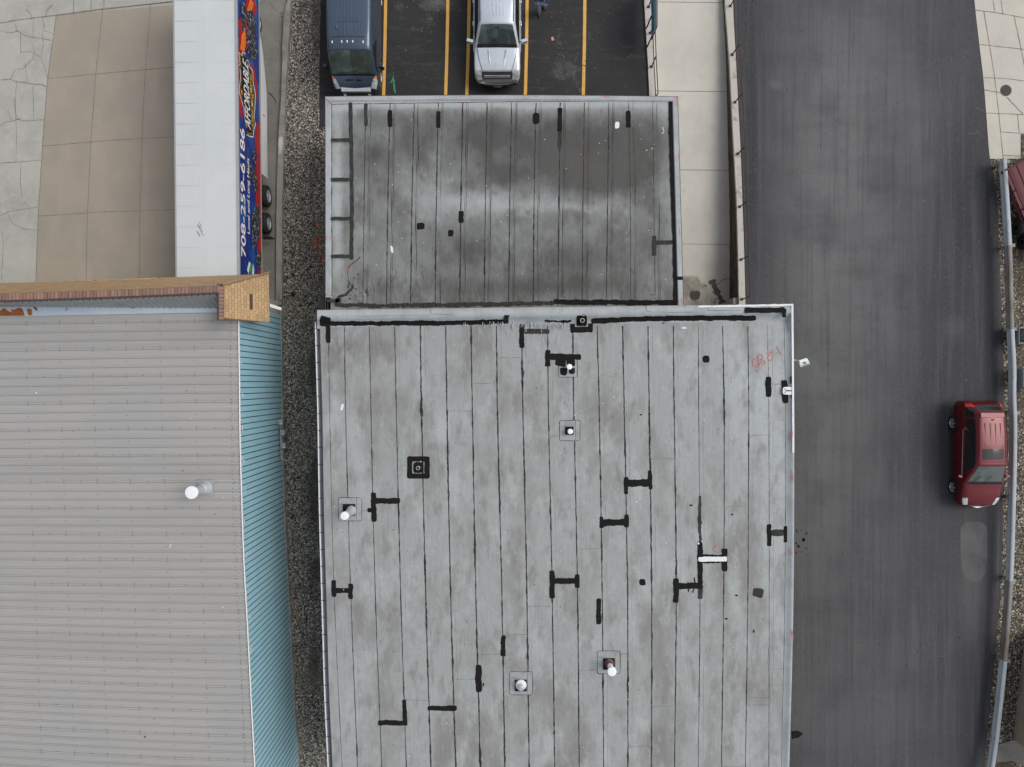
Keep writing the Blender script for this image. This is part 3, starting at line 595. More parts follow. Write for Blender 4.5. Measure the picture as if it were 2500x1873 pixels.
# end wall of the pit
mb = MB(); mb.quad([(6.2, 3.04, 0), (10.75, 3.04, 0), (10.75, 3.04, -1.7), (6.2, 3.04, -1.7)]); mb.quad([(6.2, 3, -.0), (6.2, 22, 0), (6.2, 22, -1.7), (6.2, 3, -1.7)])
tag(mb.build('pit_wall', M['retaining']), kind='structure')
def railing(name, label, posts, zt, m, pr, rr, z0):
    t = thing(name, label, 'railing', P(posts[0][0], posts[0][1], z0))
    W_ = [P(x, y, z0) for x, y in posts]
    for w in W_[:]:
        mb = MB(); mb.tube([w, w + Vector((0, 0, zt))], pr, 8); mb.box(w + Vector((0, 0, .008)), (.12, .12, .014)); mb.build('post', m, t)
    for hgt in (zt, zt * .55):
        mb = MB(); mb.tube([w + Vector((0, 0, hgt - .02)) for w in W_], rr, 8); mb.build('rail', m, t)
    return t
railing('railing', 'brown pipe railing along the retaining wall beside the driveway', [(1779, -70), (1783, 15), (1787.6, 134), (1794.5, 250), (1801, 376), (1806, 505), (1809.6, 634), (1811, 731)], 1.08, M['rail_brown'], .028, .024, .152)
lcL = YX((1570, -80), (1573, 0), (1580, 120), (1586, 250), (1586, 300)); lcR = YX((1590, -80), (1591, 0), (1594, 120), (1600, 250), (1600, 300))
mb = prism(lcL, lcR, -80, 262, -1.3, .12, n=30, edge=.6)
tag(mb.build('low_wall', M['concrete_cap']), 'low pale concrete wall between the parking lot and the loading ramp', 'wall')
railing('railing', 'brown pipe railing on the low wall beside the parking lot', [(1581, -60), (1583.5, 17), (1587.5, 81), (1590.5, 163), (1595, 250)], 1.05, M['rail_brown'], .028, .022, .122)
# sign board on two black posts, facing the lot
sb = thing('sign_board', 'blue and green sign board on black posts beside the parking lot', 'sign', P(1577, 90, .014))
sp = [P(1577, -10, .014), P(1577.5, 71, .014), P(1579, 117, .014)]
for w in sp:
    mb = MB(); mb.tube([w, w + Vector((.02, 0, 1.12))], .035, 8); mb.build('post', M['rail_black'], sb)
sx = 6.18; ya, yb = 15.25, 17.6
def sgn(name, z0, z1, m, y0=ya, y1=yb, dx=0):
    mb = MB(); mb.box((sx - dx, (y0 + y1) / 2, (z0 + z1) / 2), (.02, y1 - y0, z1 - z0)); return mb.build(name, m, sb)
def sgp(mb, pts, dx):   # small polygons on the face
    mb.quad([(sx - dx, y, z) for y, z in pts])
sgn('frame', .78, 2.0, M['rail_black'], ya - .04, yb + .04, -.012)
sgn('panel', .80, 1.98, M['sign_white'])
mb = MB(); mb.box((sx - .012, (ya + yb) / 2 + .03, 1.10), (.006, yb - ya - .1, .42)); mb.build('blue_field', M['sign_blue'], sb)
mb = MB(); mb.box((sx - .012, (ya + yb) / 2 + .03, 1.55), (.006, yb - ya - .1, .44)); mb.build('green_field', M['sign_green'], sb)
mb = MB(); rn = random.Random(4)
for k in range(13):
    y = ya + .2 + k * .16; mb.box((sx - .017, y, 1.56), (.004, .035, .22)); mb.box((sx - .0165, y + .05, 1.56 + rn.choice((-.1, .1, 0))), (.004, .07, .035))
mb.build('lettering', M['sign_white'], sb)

# ------------------------------------------------------------------ guard rail
gc = YX((2443, 360), (2448, 391), (2461, 598), (2467, 804), (2472, 900), (2471.5, 960), (2474, 1047), (2471, 1217), (2464, 1417), (2450, 1610), (2429, 1804), (2419, 1873), (2408, 1960))
gt = thing('guard_rail', 'long galvanised guard rail curving along the edge of the driveway', 'guard rail', P(2460, 1000, 0))
def grz(y, z): 
    p = P(herm(gc, y), y, .62); return Vector((p.x, p.y, z))
W8 = [(.03, .42), (-.03, .44), (-.085, .46), (-.095, .50), (-.03, .57), (-.02, .60), (-.03, .63), (-.095, .71), (-.085, .75), (-.03, .775), (.05, .79)]
posts = [396, 600, 804, 1008, 1217, 1417, 1612, 1806]
for k, (a, b) in enumerate(zip([391] + posts[1:], posts[1:] + [1960])):
    mb = MB(); rows = []
    for i in range(9):
        y = a + (b - a) * i / 8; rows.append([grz(y, z) + Vector((dx, 0, 0)) for dx, z in W8])
    mb.grid(rows, smooth=True); rows2 = [[v + Vector((.004, 0, 0)) for v in r] for r in rows]; mb.grid(rows2, smooth=True)
    mb.build('beam', M['galvanised_rust' if k in (1, 5) else 'galvanised'], gt)
for y in posts:
    w = grz(y, 0); mb = MB(); mb.box(w + Vector((.17, 0, .35)), (.16, .15, .74)); mb.box(w + Vector((.045, 0, .62)), (.10, .13, .28)); mb.box(w + Vector((-.10, 0, .50)), (.16, .09, .05)) ; mb.build('post', M['post_wood'], gt)
    mb = MB()
    for dy in (-.12, .12):
        for z in (.52, .72): mb.lathe(w + Vector((-.09, dy, z)), [(.022, .0), (.022, -.01), (0, -.012)], 6, axis='X')
    mb.build('bolt', M['dark_chrome'], gt)

# ------------------------------------------------------------------ metal roofed building, left
LZ = 5.1
edgeX = YX((577, 680), (579, 740), (580, 786), (581.7, 933), (584, 1100), (592, 1356), (602, 1543), (619, 1873), (626, 1960), (640, 2200))
LB = thing('metal_roofed_building', 'low building with grey ribbed metal roof, teal side wall and tan shingled front', 'building', P(300, 1300, 0))
def dl(y):
    return herm([(700, 8), (780, 7.4), (954, 6.6), (1082, 5), (1172, 1), (1342, -2.5), (1430, -6), (1530, -12), (1650, -17), (1770, -23), (1873, -28), (1960, -32)], y)
def rowy(yr, x, xe): 
    t = max(0, (xe - x) / xe); return yr + dl(yr) * t ** 1.35
ys = []; y = 762.
while y < 2190: ys.append(y); y += 21.8 - 2.2 * max(0, (y - 1100) / 770)
mb = MB(); NX = 28
def rline(yr, z, n=NX, over=0):
    xe = herm(edgeX, yr) + over; return [P(-140 + (xe + 140) * k / n, rowy(yr, -140 + (xe + 140) * k / n, xe), z) for k in range(n + 1)]
prev = rline(735, LZ)
rows = [prev]
for k, yr in enumerate(ys):
    big = (k % 3 == 1)
    w = 2.6 if big else 2.0; hgt = .034 if big else .028
    rows += [rline(yr - w, LZ), rline(yr - w * .55, LZ + hgt), rline(yr + w * .55, LZ + hgt), rline(yr + w, LZ)]
rows.append(rline(2200, LZ)); rn = random.Random(8); tone = [rn.random() for _ in range(60)]
mb.grid(rows, 0, [[tone[int(i / 4 + 1.5) // 3]] * len(r) for i, r in enumerate(rows)], smooth=False)
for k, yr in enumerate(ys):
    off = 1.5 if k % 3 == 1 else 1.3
    a_, b_ = rline(yr + off, LZ + .006), rline(yr + off + 1.5, LZ + .006); mb.grid([a_, b_], 3, smooth=False)  # dark strip along each rib foot: lap dirt plus rib shade put into the colour
scr = []
cols = [65, 145.5, 226.5, 307.5, 391, 474.5, 563]
cols2 = [(c + cols[i + 1]) / 2 for i, c in enumerate(cols[:-1])]
for k, yr in enumerate(ys):
    xe = herm(edgeX, yr); sh = (yr - 900) * .038 if yr > 900 else 0
    if k % 3 == 1:
        for c_ in cols:
            c_ = c_ + sh * (1 if c_ < 540 else .9)
            for dy, h in ((-5, LZ), (-.3, LZ + .035), (4.5, LZ)): scr.append((c_, rowy(yr + dy, c_, xe), h))
        for c_ in cols2: scr.append((c_ + sh, rowy(yr - .3, c_, xe), LZ + .035))
    else:
        if k % 3 == 2:
            for c_ in cols: scr.append((c_ + sh, rowy(yr + 9.5, c_, xe), LZ))
    for dy in (-5, 4.5): scr.append((xe - 18.5, yr + dy, LZ))
    scr.append((xe - 2.2, yr + 5, LZ)); scr.append((xe - 2.2, yr - 5, LZ))
for (x, y, z) in scr: mb.disc(P(x, y, z + .006), .019, 6, m=1)
for k in range(18): mb.disc(P(random.uniform(20, 560), random.uniform(800, 1850), LZ + .005), random.uniform(.01, .03), 6, m=2 if k % 2 else 1)
mb.disc(P(354, 1799, LZ + .006), .045, 8, m=1)
stroke(mb, [(421, 1322), (417, 1330), (413, 1338)], 1.2, LZ + .006, m=2)
mb.build('roof', [M['metal_roof'], M['screw'], M['pipe_white'], M['rib_lap_shade']], LB)
# eave trim and teal wall with vertical ribs
mb = MB(); rows = []
yy = [738 + (2200 - 738) * i / 400 for i in range(401)]
for y in yy:
    p = P(herm(edgeX, y), y, LZ); rows.append([p + Vector((.02, 0, -.004)), p + Vector((.045, 0, -.02)), p + Vector((.045, 0, -.09)), p + Vector((.01, 0, -.09))])
mb.grid(rows, 0, smooth=False); mb.build('eave_trim', M['white_paint'], LB)
mb = MB(); wy = P(0, 745, LZ).y; top = LZ - .05
def wx(wyy): return P(herm(edgeX, 936.5 - wyy * F / (H - LZ)), 0, LZ).x + .0
end = P(0, 2200, LZ).y
prof = [(0, 0), (.165, 0), (.175, -.022), (.195, -.022), (.205, 0)]
pitch = .235; yv = 3.1; cols_ = []
while yv > end:
    for k, (dy, dx) in enumerate([(0, 0), (.185, 0), (.192, -.025), (.215, -.025), (.222, 0)]): cols_.append((yv - dy, dx, k))
    yv -= pitch
rowsA = []
for (y_, dx, k) in cols_:
    x_ = wx(y_) + .02 + dx; rowsA.append([Vector((x_ + .012 * ns(y_ * .7, t * .9) , y_, top * (1 - t / 8) + .12 * t / 8)) for t in range(9)])
for i in range(len(rowsA) - 1):
    mb.grid([rowsA[i], rowsA[i + 1]], 1 if cols_[i][2] in (1, 2, 3) else 0, smooth=False)
rn = random.Random(9)
mb.build('side_wall', [M['teal_wall'], M['teal_groove']], LB)
mb = MB(); rows = []
for i in range(80):
    y_ = 3.3 + (end - 3.3) * i / 79; x_ = wx(y_); rows.append([Vector((x_ - .02, y_, .13)), Vector((x_ + .06, y_, .13)), Vector((x_ + .065, y_, 0))])
mb.grid(rows, smooth=False); mb.build('base_trim', M['concrete_curb'], LB)
mb = MB()    # flaking white spots near the eave
for k in range(13):
    y_ = 936.5 - 0; py = 890 + k * 78; p = P(0, py, LZ); 
    for j in range(4):
        yy_ = p.y + rn.uniform(-.1, .1); zc = LZ - .18 - rn.uniform(0, .25); r = rn.uniform(.02, .06)
        mb.quad([Vector((wx(yy_) + .042, yy_ + r * math.cos(a) * 1.3, zc + r * math.sin(a))) for a in [2 * math.pi * q / 8 for q in range(8)]])
mb.build('flaking_paint', M['white_coat'], LB)
# front facade wall, mansard, back of the parapet
fy = 3.72; xL = -26.5
mb = MB(); mb.quad([(xL, fy, 0), (-10.6, fy, 0), (-10.6, fy, 4.35), (xL, fy, 4.35)]); mb.quad([(-10.6, fy, 0), (-10.6, 3.05, 0), (-10.6, 3.05, 4.35), (-10.6, fy, 4.35)]); mb.build('front_wall', M['stucco_front'], LB)
EZ, RZ = 4.3, 6.3
def eave(x): return P(x, 691.5 - 22.5 * (x / 656) + 2 * math.sin(math.pi * max(0, x) / 656), EZ)
def ridge(x): return P(x, 718.5 - 20.5 * (x / 544) + 1.5 * math.sin(math.pi * max(0, x) / 544), RZ)
oc = P(656, 669, EZ); rc = P(544, 699.5, RZ); oe = P(658, 787, EZ); re = P(545, 776, RZ)
mb = MB(); rows = []
for i in range(60):
    t = i / 59; a = eave(-150 + 806 * t); b = ridge(-150 + 694 * t)
    rows.append([a.lerp(b, k / 10) + Vector((0, .02 * ns(i * .9, k * 1.7) , 0)) for k in range(11)])
mb.grid(rows, smooth=False); mb.quad([rows[0][0] + Vector((0, 0, -.0)), oc, Vector((oc.x, fy, EZ)), Vector((rows[0][0].x, fy, EZ))])
mb.build('shingled_front', M['shingle_front'], LB)
mb = MB(); mb.grid([[oc.lerp(rc, k / 8), *[oc.lerp(rc, k / 8).lerp(oe.lerp(re, k / 8), j / 6) for j in range(1, 7)]] for k in range(9)], smooth=False)
ie = Vector((re.x - .25, re.y, EZ)); mb.quad([oe, re, re + Vector((-.22, 0, 0)), Vector((re.x - .22, re.y, EZ))]); mb.quad([oc, oe, ie, Vector((re.x - .25, fy, EZ))])
mb.build('shingled_return', M['shingle_side'], LB)
# hip line shingles
mb = MB()
for k in range(14):
    p = oc.lerp(rc, (k + .5) / 14) + Vector((.0, 0, .03)); dvec = (rc - oc).normalized()
    u = dvec; wv = Vector((1, .9, 0)).normalized(); wv = (wv - u * wv.dot(u)).normalized(); nn = u.cross(wv); Mx = Matrix((u, wv, nn)).transposed()
    mb.box(p, (.19, .26, .018), mat=Mx)
mb.build('hip_cap', M['shingle_side'], LB)
mb = MB(); q = [oc.lerp(rc, .28).lerp(oe.lerp(re, .28), .42), oc.lerp(rc, .28).lerp(oe.lerp(re, .28), .47)]
for a_, b_ in (((.40, .38), (.385, .72)),):
    p0 = oc.lerp(rc, a_[0]); p1 = oe.lerp(re, a_[0]); s0 = oc.lerp(rc, b_[0] + .06); s1 = oe.lerp(re, b_[0] + .06)
    nrm = Vector((.05, 0, .03)); mb.quad([p0.lerp(p1, .36) + nrm, p0.lerp(p1, .74) + nrm, s0.lerp(s1, .74) + nrm, s0.lerp(s1, .36) + nrm])
mb.build('vent_slot', M['brown_trim'], LB)
# cap course: individual shingle tabs
mb = MB(); rn = random.Random(5)
x = -150.
while x < 532:
    w = 8.6; a, b = ridge(x + .5), ridge(x + w - .5); a2 = a + Vector((0, -.225, .0)); b2 = b + Vector((0, -.225, .0)); zj = Vector((0, 0, rn.uniform(.0, .015)))
    i0 = len(mb.v); mb.quad([a + Vector((0, .02, .012)) + zj, b + Vector((0, .02, .012)) + zj, b2 + Vector((0, 0, .012)) + zj, a2 + Vector((0, 0, .012)) + zj]); v_ = rn.uniform(-.1, 1)
    for i in range(i0, len(mb.v)): mb.a[i] = v_
    x += w
y = 700.
while y < 774:
    a = P(535, y + .5, RZ); b = P(547, y + .5, RZ); c_ = P(547, y + 8.2, RZ); d_ = P(535, y + 8.2, RZ); up = Vector((0, 0, .03)); i0 = len(mb.v)
    mb.quad([a + up, b + up, c_ + up, d_ + up]); v_ = rn.uniform(-.1, .6)
    for i in range(i0, len(mb.v)): mb.a[i] = v_
    y += 9
mb.build('cap_shingles', M['shingle_cap'], LB)
mb = MB(); rows = []
for i in range(40):
    a = ridge(-150 + 686 * i / 39) + Vector((0, -.22, 0)); rows.append([a + Vector((0, .25, -.012)), a + Vector((0, 0, -.012)), a + Vector((0, 0, .022)), a + Vector((0, -.07, .022)), a + Vector((0, -.07, -.05))])
mb.grid(rows, smooth=False)
mb.box(re + Vector((-.10, .58, -.012)), (.25, 1.3, .02)); mb.build('brown_flashing', M['brown_trim'], LB)
mb = MB(); n = 46                # ribbed back of the parapet
def bt(x): return ridge(x) + Vector((0, -.285, -.05))
def bb(w): return Vector((w.x, P(0, 751 + .006 * (w.x + 13) * 0, 5.15).y + .0, 5.15))
xs = [P(-150, 0, RZ).x + (P(528, 0, RZ).x - P(-150, 0, RZ).x) * i / n for i in range(n + 1)]
R1, R2 = [], []
for x_ in xs:
    px = x_ * F / (H - RZ) + 1250
    for dx, dep in ((0, 0), (.30, 0), (.325, .035), (.385, .035), (.41, 0)):
        if dx > xs[1] - xs[0]: pass
        w = bt(px); sc_ = (xs[1] - xs[0]) / .41
        R1.append(Vector((x_ + dx * sc_, w.y - dep, w.z))); R2.append(Vector((x_ + dx * sc_, P(0, 748 + 5 * min(1, max(0, px / 540)), 5.15).y - dep, 5.15)))
mb.grid([R1, R2], smooth=False); 
mb.build('ribbed_backing', M['metal_back'], LB)
mb = MB()
mb.quad([re + Vector((-.22, 0, .0)), rc + Vector((-.22, -.22, 0)), Vector((rc.x - .22, rc.y - .22, LZ)), Vector((re.x - .22, re.y, LZ))]); mb.build('return_backing', M['brown_trim'], LB)
mb = MB(); rows = []
for i in range(50):
    x = -150 + 690 * i / 49; rows.append([P(x, 746.5 + 5 * max(0, x) / 540, 5.17), P(x, 752 + 4.5 * max(0, x) / 540, 5.155), P(x, 773 - 10.5 * max(0, x) / 540 + .6 * ns(x * .06, 2), 5.14)])
mb.grid(rows, smooth=False); mb.build('roof_flashing', M['flashing'], LB)
CK = crop(0, 640, 6.32)
mb = MB()
mb.quad([P(*p, 5.165) for p in CK([(-60, 745), (15, 745), (50, 710), (85, 718), (110, 750), (150, 765), (185, 780), (175, 750), (170, 725), (215, 740), (245, 722), (290, 708), (330, 712), (355, 745), (370, 790), (380, 815), (370, 826), (200, 828), (-60, 832)])])
mb.quad([P(*p, 5.165) for p in CK([(412, 722), (445, 718), (485, 725), (492, 770), (494, 818), (440, 822), (425, 780)])])
mb.quad([P(*p, 5.168) for p in CK([(500, 682), (545, 688), (570, 710), (578, 745), (560, 755), (530, 725)])])
for a, b in ((810, 688), (975, 688), (1018, 740), (1040, 712), (2030, 706), (2065, 710)): mb.disc(P(*CK([(a, b)])[0], 5.17), .04, 8, ry=.02)
mb.build('rust_patch', M['rust'], LB)
mb = MB(); mb.quad([P(*p, 4.6) for p in [(658, 741), (687, 751), (687, 758), (660, 750)]]); mb.build('corner_flashing', M['white_paint'], LB)
# big vent on the metal roof
def vent(parent, bx, by, zb, h, r, rc_, label, mpipe, collar=None, capm=None, lean=0, base=None, cap=True, slab=None, collarm=None):
    w = P(bx, by, zb)
    t = bpy.data.objects.new('roof_vent', None); COL.objects.link(t); t.parent = parent; t.location = w - world_loc(parent); t['label'] = label
    if slab:
        mb = MB(); mb.box(w + Vector((0, 0, .015)), (slab, slab, .03)); mb.build('flashing', base, t)
    mb = MB()
    if collar:
        mc = MB(); mc.lathe(w, [(collar * 1.25, .03), (collar * 1.1, .08), (collar, .12), (collar * .95, .30 * h), (r, .32 * h)], 20); mc.build('collar', collarm or mpipe, t)
    mb.tube([w + Vector((0, 0, .02)), w + Vector((0, 0, h))], r, 20, cap=False); mb.build('pipe', mpipe, t)
    if cap:
        mb = MB(); mb.lathe(w + Vector((0, 0, h)), [(rc_ * .5, -.09), (rc_, -.07), (rc_, .0), (rc_ * .95, .012), (rc_ * .5, .022), (0, .024)], 24, smooth=False); mb.build('cap', capm or mpipe, t)
    else:
        mb = MB(); mb.disc(w + Vector((0, 0, h - .03)), r * .97, 16); mb.build('opening', M['hole'], t)
        mb = MB(); mb.lathe(w + Vector((0, 0, h)), [(r * 1.02, -.02), (r * 1.06, .0), (r * .8, .004), (r * .78, -.03)], 16); mb.build('pipe_lip', M['pipe_grey'], t)
    return t
vent(LB, 502, 1191, LZ + .03, 1.2, .155, .235, 'tall grey vent pipe with round white cap', M['pipe_grey'], .2, M['pipe_white'], base=M['metal_back'], slab=.62)
mb = MB(); stroke(mb, [(522, 1172.5), (583, 1173)], 2.2, LZ + .038); stroke(mb, [(522, 1205), (585, 1206)], 2.2, LZ + .038); mb.build('sealant_line', M['pipe_grey'], LB)

# ------------------------------------------------------------------ the two flat roofed buildings
BZ, AZ = 4.6, 4.0
big = thing('flat_roofed_building', 'large flat roofed building with grey seamed membrane, tar repairs and vents', 'building', P(1350, 1300, 0))
bigL = YX((781, 740), (781, 790), (787, 1010), (791, 1250), (798, 1500), (804, 1700), (812, 1873), (815, 1960))
bigR = YX((1936.5, 740), (1938, 900), (1939, 1150), (1936.5, 1500), (1927, 1873), (1923, 1960))
def bt_y(x): return 757 - (x - 775) * .0125
mb = MB(); rows = []; at = []
Bb = [(880, 850, 120, 40, .55), (1160, 830, 70, 45, .35), (830, 900, 40, 120, .3), (1120, 1050, 14, 30, .6), (1050, 1090, 25, 14, .6), (900, 1750, 40, 120, .35), (1400, 1450, 30, 60, .35), (1660, 1790, 35, 60, .5), (1400, 1840, 60, 50, .3), (1700, 1280, 20, 60, .5), (1560, 1450, 30, 300, .2),
      (1880, 1200, 70, 700, -.6), (1800, 900, 100, 150, -.5), (1000, 990, 45, 40, -.5), (1073, 1055, 16, 16, -.7), (840, 1050, 40, 60, -.4), (1270, 1570, 60, 80, -.5), (1450, 1560, 60, 40, -.4), (850, 1700, 30, 130, -.5), (1100, 1500, 160, 60, -.2), (1390, 950, 30, 60, -.4)]
ny = 130
for i in range(ny + 1):
    row, ar = [], []
    for j in range(101):
        u = j / 100; y0 = bt_y(781 + 1156 * u) + 42; y = y0 + (1955 - y0) * i / ny; x = herm(bigL, y) + (herm(bigR, y) - 21 - herm(bigL, y)) * u
        row.append(P(x, y, BZ)); ar.append(dirt_shade_f(Bb, x, y) + .35 * (random.Random(int((x - 780 - (y - 800) * .02) / 61.7)).random() - .5))
    rows.append(row); at.append(ar)
mb.grid(rows, 0, at, smooth=False); mb.build('roof_membrane', M['membrane'], big)
# raised edges: top parapet, right kerb
mb = MB(); rows = []
for i in range(90):
    x = 774 + (1937.5 - 774) * i / 89; y = bt_y(x) + .5 * ns(x * .02, 3)
    e = 6 + 0 * x
    rows.append([P(x, y, 4.95) + Vector((0, 0, -.18)), P(x, y, 4.95), P(x, y + 14, 4.955), P(x, y + 21, 4.93), P(x, y + 26, 4.83), P(x, y + 33, 4.68), P(x, y + 42, BZ), P(x, y + 46, BZ - .005)])
mb.grid(rows, 0, smooth=True); mb.quad([rows[0][k] for k in range(7)])
mb.build('parapet', M['membrane_edge'], big)
mb = MB(); rows = []
for i in range(100):
    y = 752 + (1955 - 752) * i / 99; a, b = herm(bigR, y) - 21, herm(bigR, y); lift = .12 + .24 * max(0, 1 - (y - 752) / 60)
    rows.append([P(a - 1, y, BZ - .004), P(a + 6, y, BZ + .01), P(b - 7, y, BZ + lift * .8), P(b - 1.5, y, BZ + lift), P(b, y, BZ + lift - .01), P(b, y, BZ + lift) + Vector((0, 0, -.25))])
mb.grid(rows, 0, smooth=True); mb.build('roof_edge', M['membrane_edge'], big)
mb = MB()
stroke(mb, [(1704, 749), (1800, 747), (1900, 745), (1936, 744)], 4.5, 4.966, jit=.25, rnd=False); 
rowsw = []
for i in range(60):
    y = 745 + 360 * i / 59; b = herm(bigR, y); lift = .145 + .24 * max(0, 1 - (y - 752) / 60); rowsw.append([P(b - 4.5 + .6 * ns(y * .1, 2), y, BZ + lift), P(b + .3, y, BZ + lift)])
mb.grid(rowsw, smooth=False)
mb.build('white_sealant', M['white_coat'], big)
# walls
mb = MB()
def wall_ring(lc, rcv, ytop, ybot, z, zb, n=30, top=None):
    L_ = [P(herm(lc, y) + 4, y, z) for y in np.linspace(ytop, ybot, n)]; R_ = [P(herm(rcv, y) - 3, y, z) for y in np.linspace(ybot, ytop, n)]
    ring = L_ + R_ + [L_[0]]
    return [[Vector((p.x, p.y, z - .01)) for p in ring], [Vector((p.x, p.y, zb)) for p in ring]]
mb.grid(wall_ring(bigL, bigR, 762, 1955, BZ, -.02), smooth=False); 
p0, p1 = P(778, 762, 4.9), P(1934, 748, 4.9)
mb.quad([(p0.x, p0.y, 4.8), (p1.x, p1.y, 4.8), (p1.x, p1.y, -1.6), (p0.x, p0.y, -1.6)])
mb.build('wall', M['block_wall'], big)
# gutter with hangers
gu = bpy.data.objects.new('gutter', None); COL.objects.link(gu); gu.parent = big
mb = MB(); rows = []
for i in range(60):
    y = 786 + (1955 - 786) * i / 59; a = herm(bigL, y)
    q = P(a, y, 4.55); rows.append([q + Vector((.03, 0, .02)), q + Vector((-.005, 0, -.12)), q + Vector((-.10, 0, -.14)), q + Vector((-.155, 0, -.03)), q + Vector((-.155, 0, .0))])
mb.grid(rows, smooth=False); mb.build('trough', M['unit_grey'], gu, local=False)
bpy.data.objects['trough'].location = (0, 0, 0)
mb = MB(); rows = []
for i in range(60):
    y = 786 + (1955 - 786) * i / 59; q = P(herm(bigL, y), y, 4.55) + Vector((-.15, 0, .0)); rows.append([q + Vector((-.045, 0, -.02)), q + Vector((-.045, 0, .01)), q + Vector((.0, 0, .01)), q + Vector((0, 0, -.02))])
mb.grid(rows, smooth=False); mb.build('gutter_lip', M['white_paint'], gu)
for k in range(28):
    y = 802 + 41.5 * k; q = P(herm(bigL, y), y, 4.575); mb = MB(); mb.box(q + Vector((-.08, 0, 0)), (.20, .022, .012)); mb.build('hanger', M['seam'], gu)
# seams
T_ = [802, 841, 902, 963.6, 1026, 1088, 1150, 1212, 1273.6, 1337, 1398, 1458, 1520, 1582, 1643.6, 1705, 1764, 1826, 1874, 1914.6]
U_ = [804.7, 843.6, 905.5, 967.4, 1029, 1091.3, 1153.2, 1214.4, 1276.7, 1339, 1401, 1463, 1524, 1585, 1646, 1706, 1768, 1828, 1877, 1918]
V_ = [815.6, 856, 916, 978, 1039, 1100, 1161.5, 1225, 1286, 1348, 1410, 1470, 1532, 1591, 1651, 1709, 1767, 1826, 1878, 1916.5]
X_ = [835, 873, 932, 992, 1052, 1112.6, 1172.8, 1232.5, 1292, 1354.2, 1414, 1473.6, 1533, 1590.5, 1647, 1705, 1761.6, 1820, 1877, 1908]
heavy = [.45, .7, .8, .9, 1.15, 1.25, 1.2, 1.2, 1.2, 1.1, 1.2, 1.2, 1.2, 1.25, 1.0, .5, .95, .8, .45, .4]
mb = MB(); ml = MB()
for k in range(20):
    cv = [(800, T_[k]), (1000, U_[k]), (1440, V_[k]), (1873, X_[k])]
    pts = [(herm(cv, y), y) for y in range(796, 1956, 8)]
    hv = heavy[k]
    stroke(mb, pts, 3.3 * hv, BZ + .002 + k * .00002, jit=.35, seed=k * 3.3, rnd=False, step=3, wf=lambda s, k=k, hv=hv: max(.45, .62 + 1.0 * max(0, ns(s * .012, k * 2.1)) + .9 * max(0, ns(s * .05, k * 5.1) - .15)))
    if 0 < k < 19:
        stroke(ml, [(x + 10.5 + .5 * ns(y * .02, k), y) for x, y in pts], 1.5, BZ + .0016, jit=.3, seed=k, rnd=False, step=6, wf=lambda s, k=k: max(.15, .5 + 1.2 * ns(s * .01, k * 1.9)))
mb.build('seam', M['seam'], big); ml.build('lap_line', M['lap'], big)
mb = MB()
for C, pts in ((C2, [(750, 1150), (756, 1138), (770, 1135), (922, 1132)]), (C2, [(1452, 1000), (1458, 980), (1480, 967), (1588, 965)]), (C2, [(1282, 1500), (1295, 1478), (1320, 1474), (1445, 1470)]), (C3, [(1085, 960), (1092, 935), (1110, 926), (1247, 922)]),
               (C3, [(930, 1087), (1070, 1087)]), (C3, [(1405, 625), (1415, 612), (1560, 612)]), (C3, [(1250, 800), (1405, 796)]), (C4, [(700, 1275), (708, 1264), (845, 1262)]), (C4, [(540, 1540), (550, 1524), (695, 1521)]), (C4, [(1310, 1230), (1318, 1212), (1340, 1207), (1450, 1207), (1468, 1220), (1468, 1240), (1450, 1253), (1325, 1254), (1312, 1240), (1310, 1230)]),
               (C1, [(1322, 425), (1340, 418), (1495, 416)]), (C1, [(965, 795), (1143, 795)]), (C1, [(1150, 600), (1280, 600)]), (C1, [(625, 1210), (632, 1190), (655, 1182), (680, 1182)]), (C1, [(360, 1503), (400, 1503)]), (C4, [(218, 1030), (342, 1025)]), (C4, [(490, 922), (540, 925)]),
               (C4, [(1453, 880), (1450, 1000), (1455, 1040), (1462, 1052)]), (C4, [(1475, 1140), (1475, 1050), (1482, 1028), (1500, 1020), (1545, 1018)]), (C4, [(1556, 955), (1565, 962), (1605, 962)]), (C4, [(215, 240), (370, 240)]), (C2, [(1605, 605), (1690, 605)]), (C2, [(35, 990), (50, 975), (100, 970)]), (C2, [(1090, 605), (1095, 605)]), (C4, [(1150, 1655), (1300, 1650)]), (C3, [(600, 1220), (765, 1225)])):
    stroke(mb, C(pts), 1.1, BZ + .0045, jit=.5, step=3)
zc = lambda x, y: 4.962
for pts in ([(842, 60), (848, 85), (850, 105), (1000, 112)],): stroke(mb, C1(pts), 1.1, 4.962, jit=.5)
stroke(mb, C1([(60, 118), (400, 122), (900, 112), (1744, 90)]), 1.2, 4.95, jit=.5)
stroke(mb, C2([(0, 95), (500, 85), (920, 95), (1100, 92)]), 1.2, 4.95, jit=.5)
for pts in ([(720, 48), (722, 85), (760, 92)], [(1155, 52), (1160, 80), (1190, 82), (1400, 80)]): stroke(mb, C2(pts), 1.1, 4.964, jit=.5)
mb.build('fold_line', M['fold'], big)
CNT = [0]
def patch(parent, zb, C, strokes, m='tar', name='tar_patch', jit=.13, dz=.006, zf=None):
    mb = MB(); sc = SC[id(C)]
    for i, (pts, w) in enumerate(strokes):
        stroke(mb, C(pts), w * 1.1 / sc, zb + dz + i * .0012, jit=jit, step=1.5, zf=(lambda x, y, i=i: zf(x, y) + i * .002) if zf else None)
    return mb.build(name, M[m], parent)
pz = BZ
def parz(x, y):
    return float(np.interp(y - bt_y(x), [0, 14, 21, 26, 33, 42, 46], [4.95, 4.955, 4.93, 4.83, 4.68, BZ, BZ])) + .014
patch(big, 0, C1, [([(60, 172), (400, 176), (800, 172), (1100, 168), (1400, 160)], 30)], jit=.2, zf=parz)
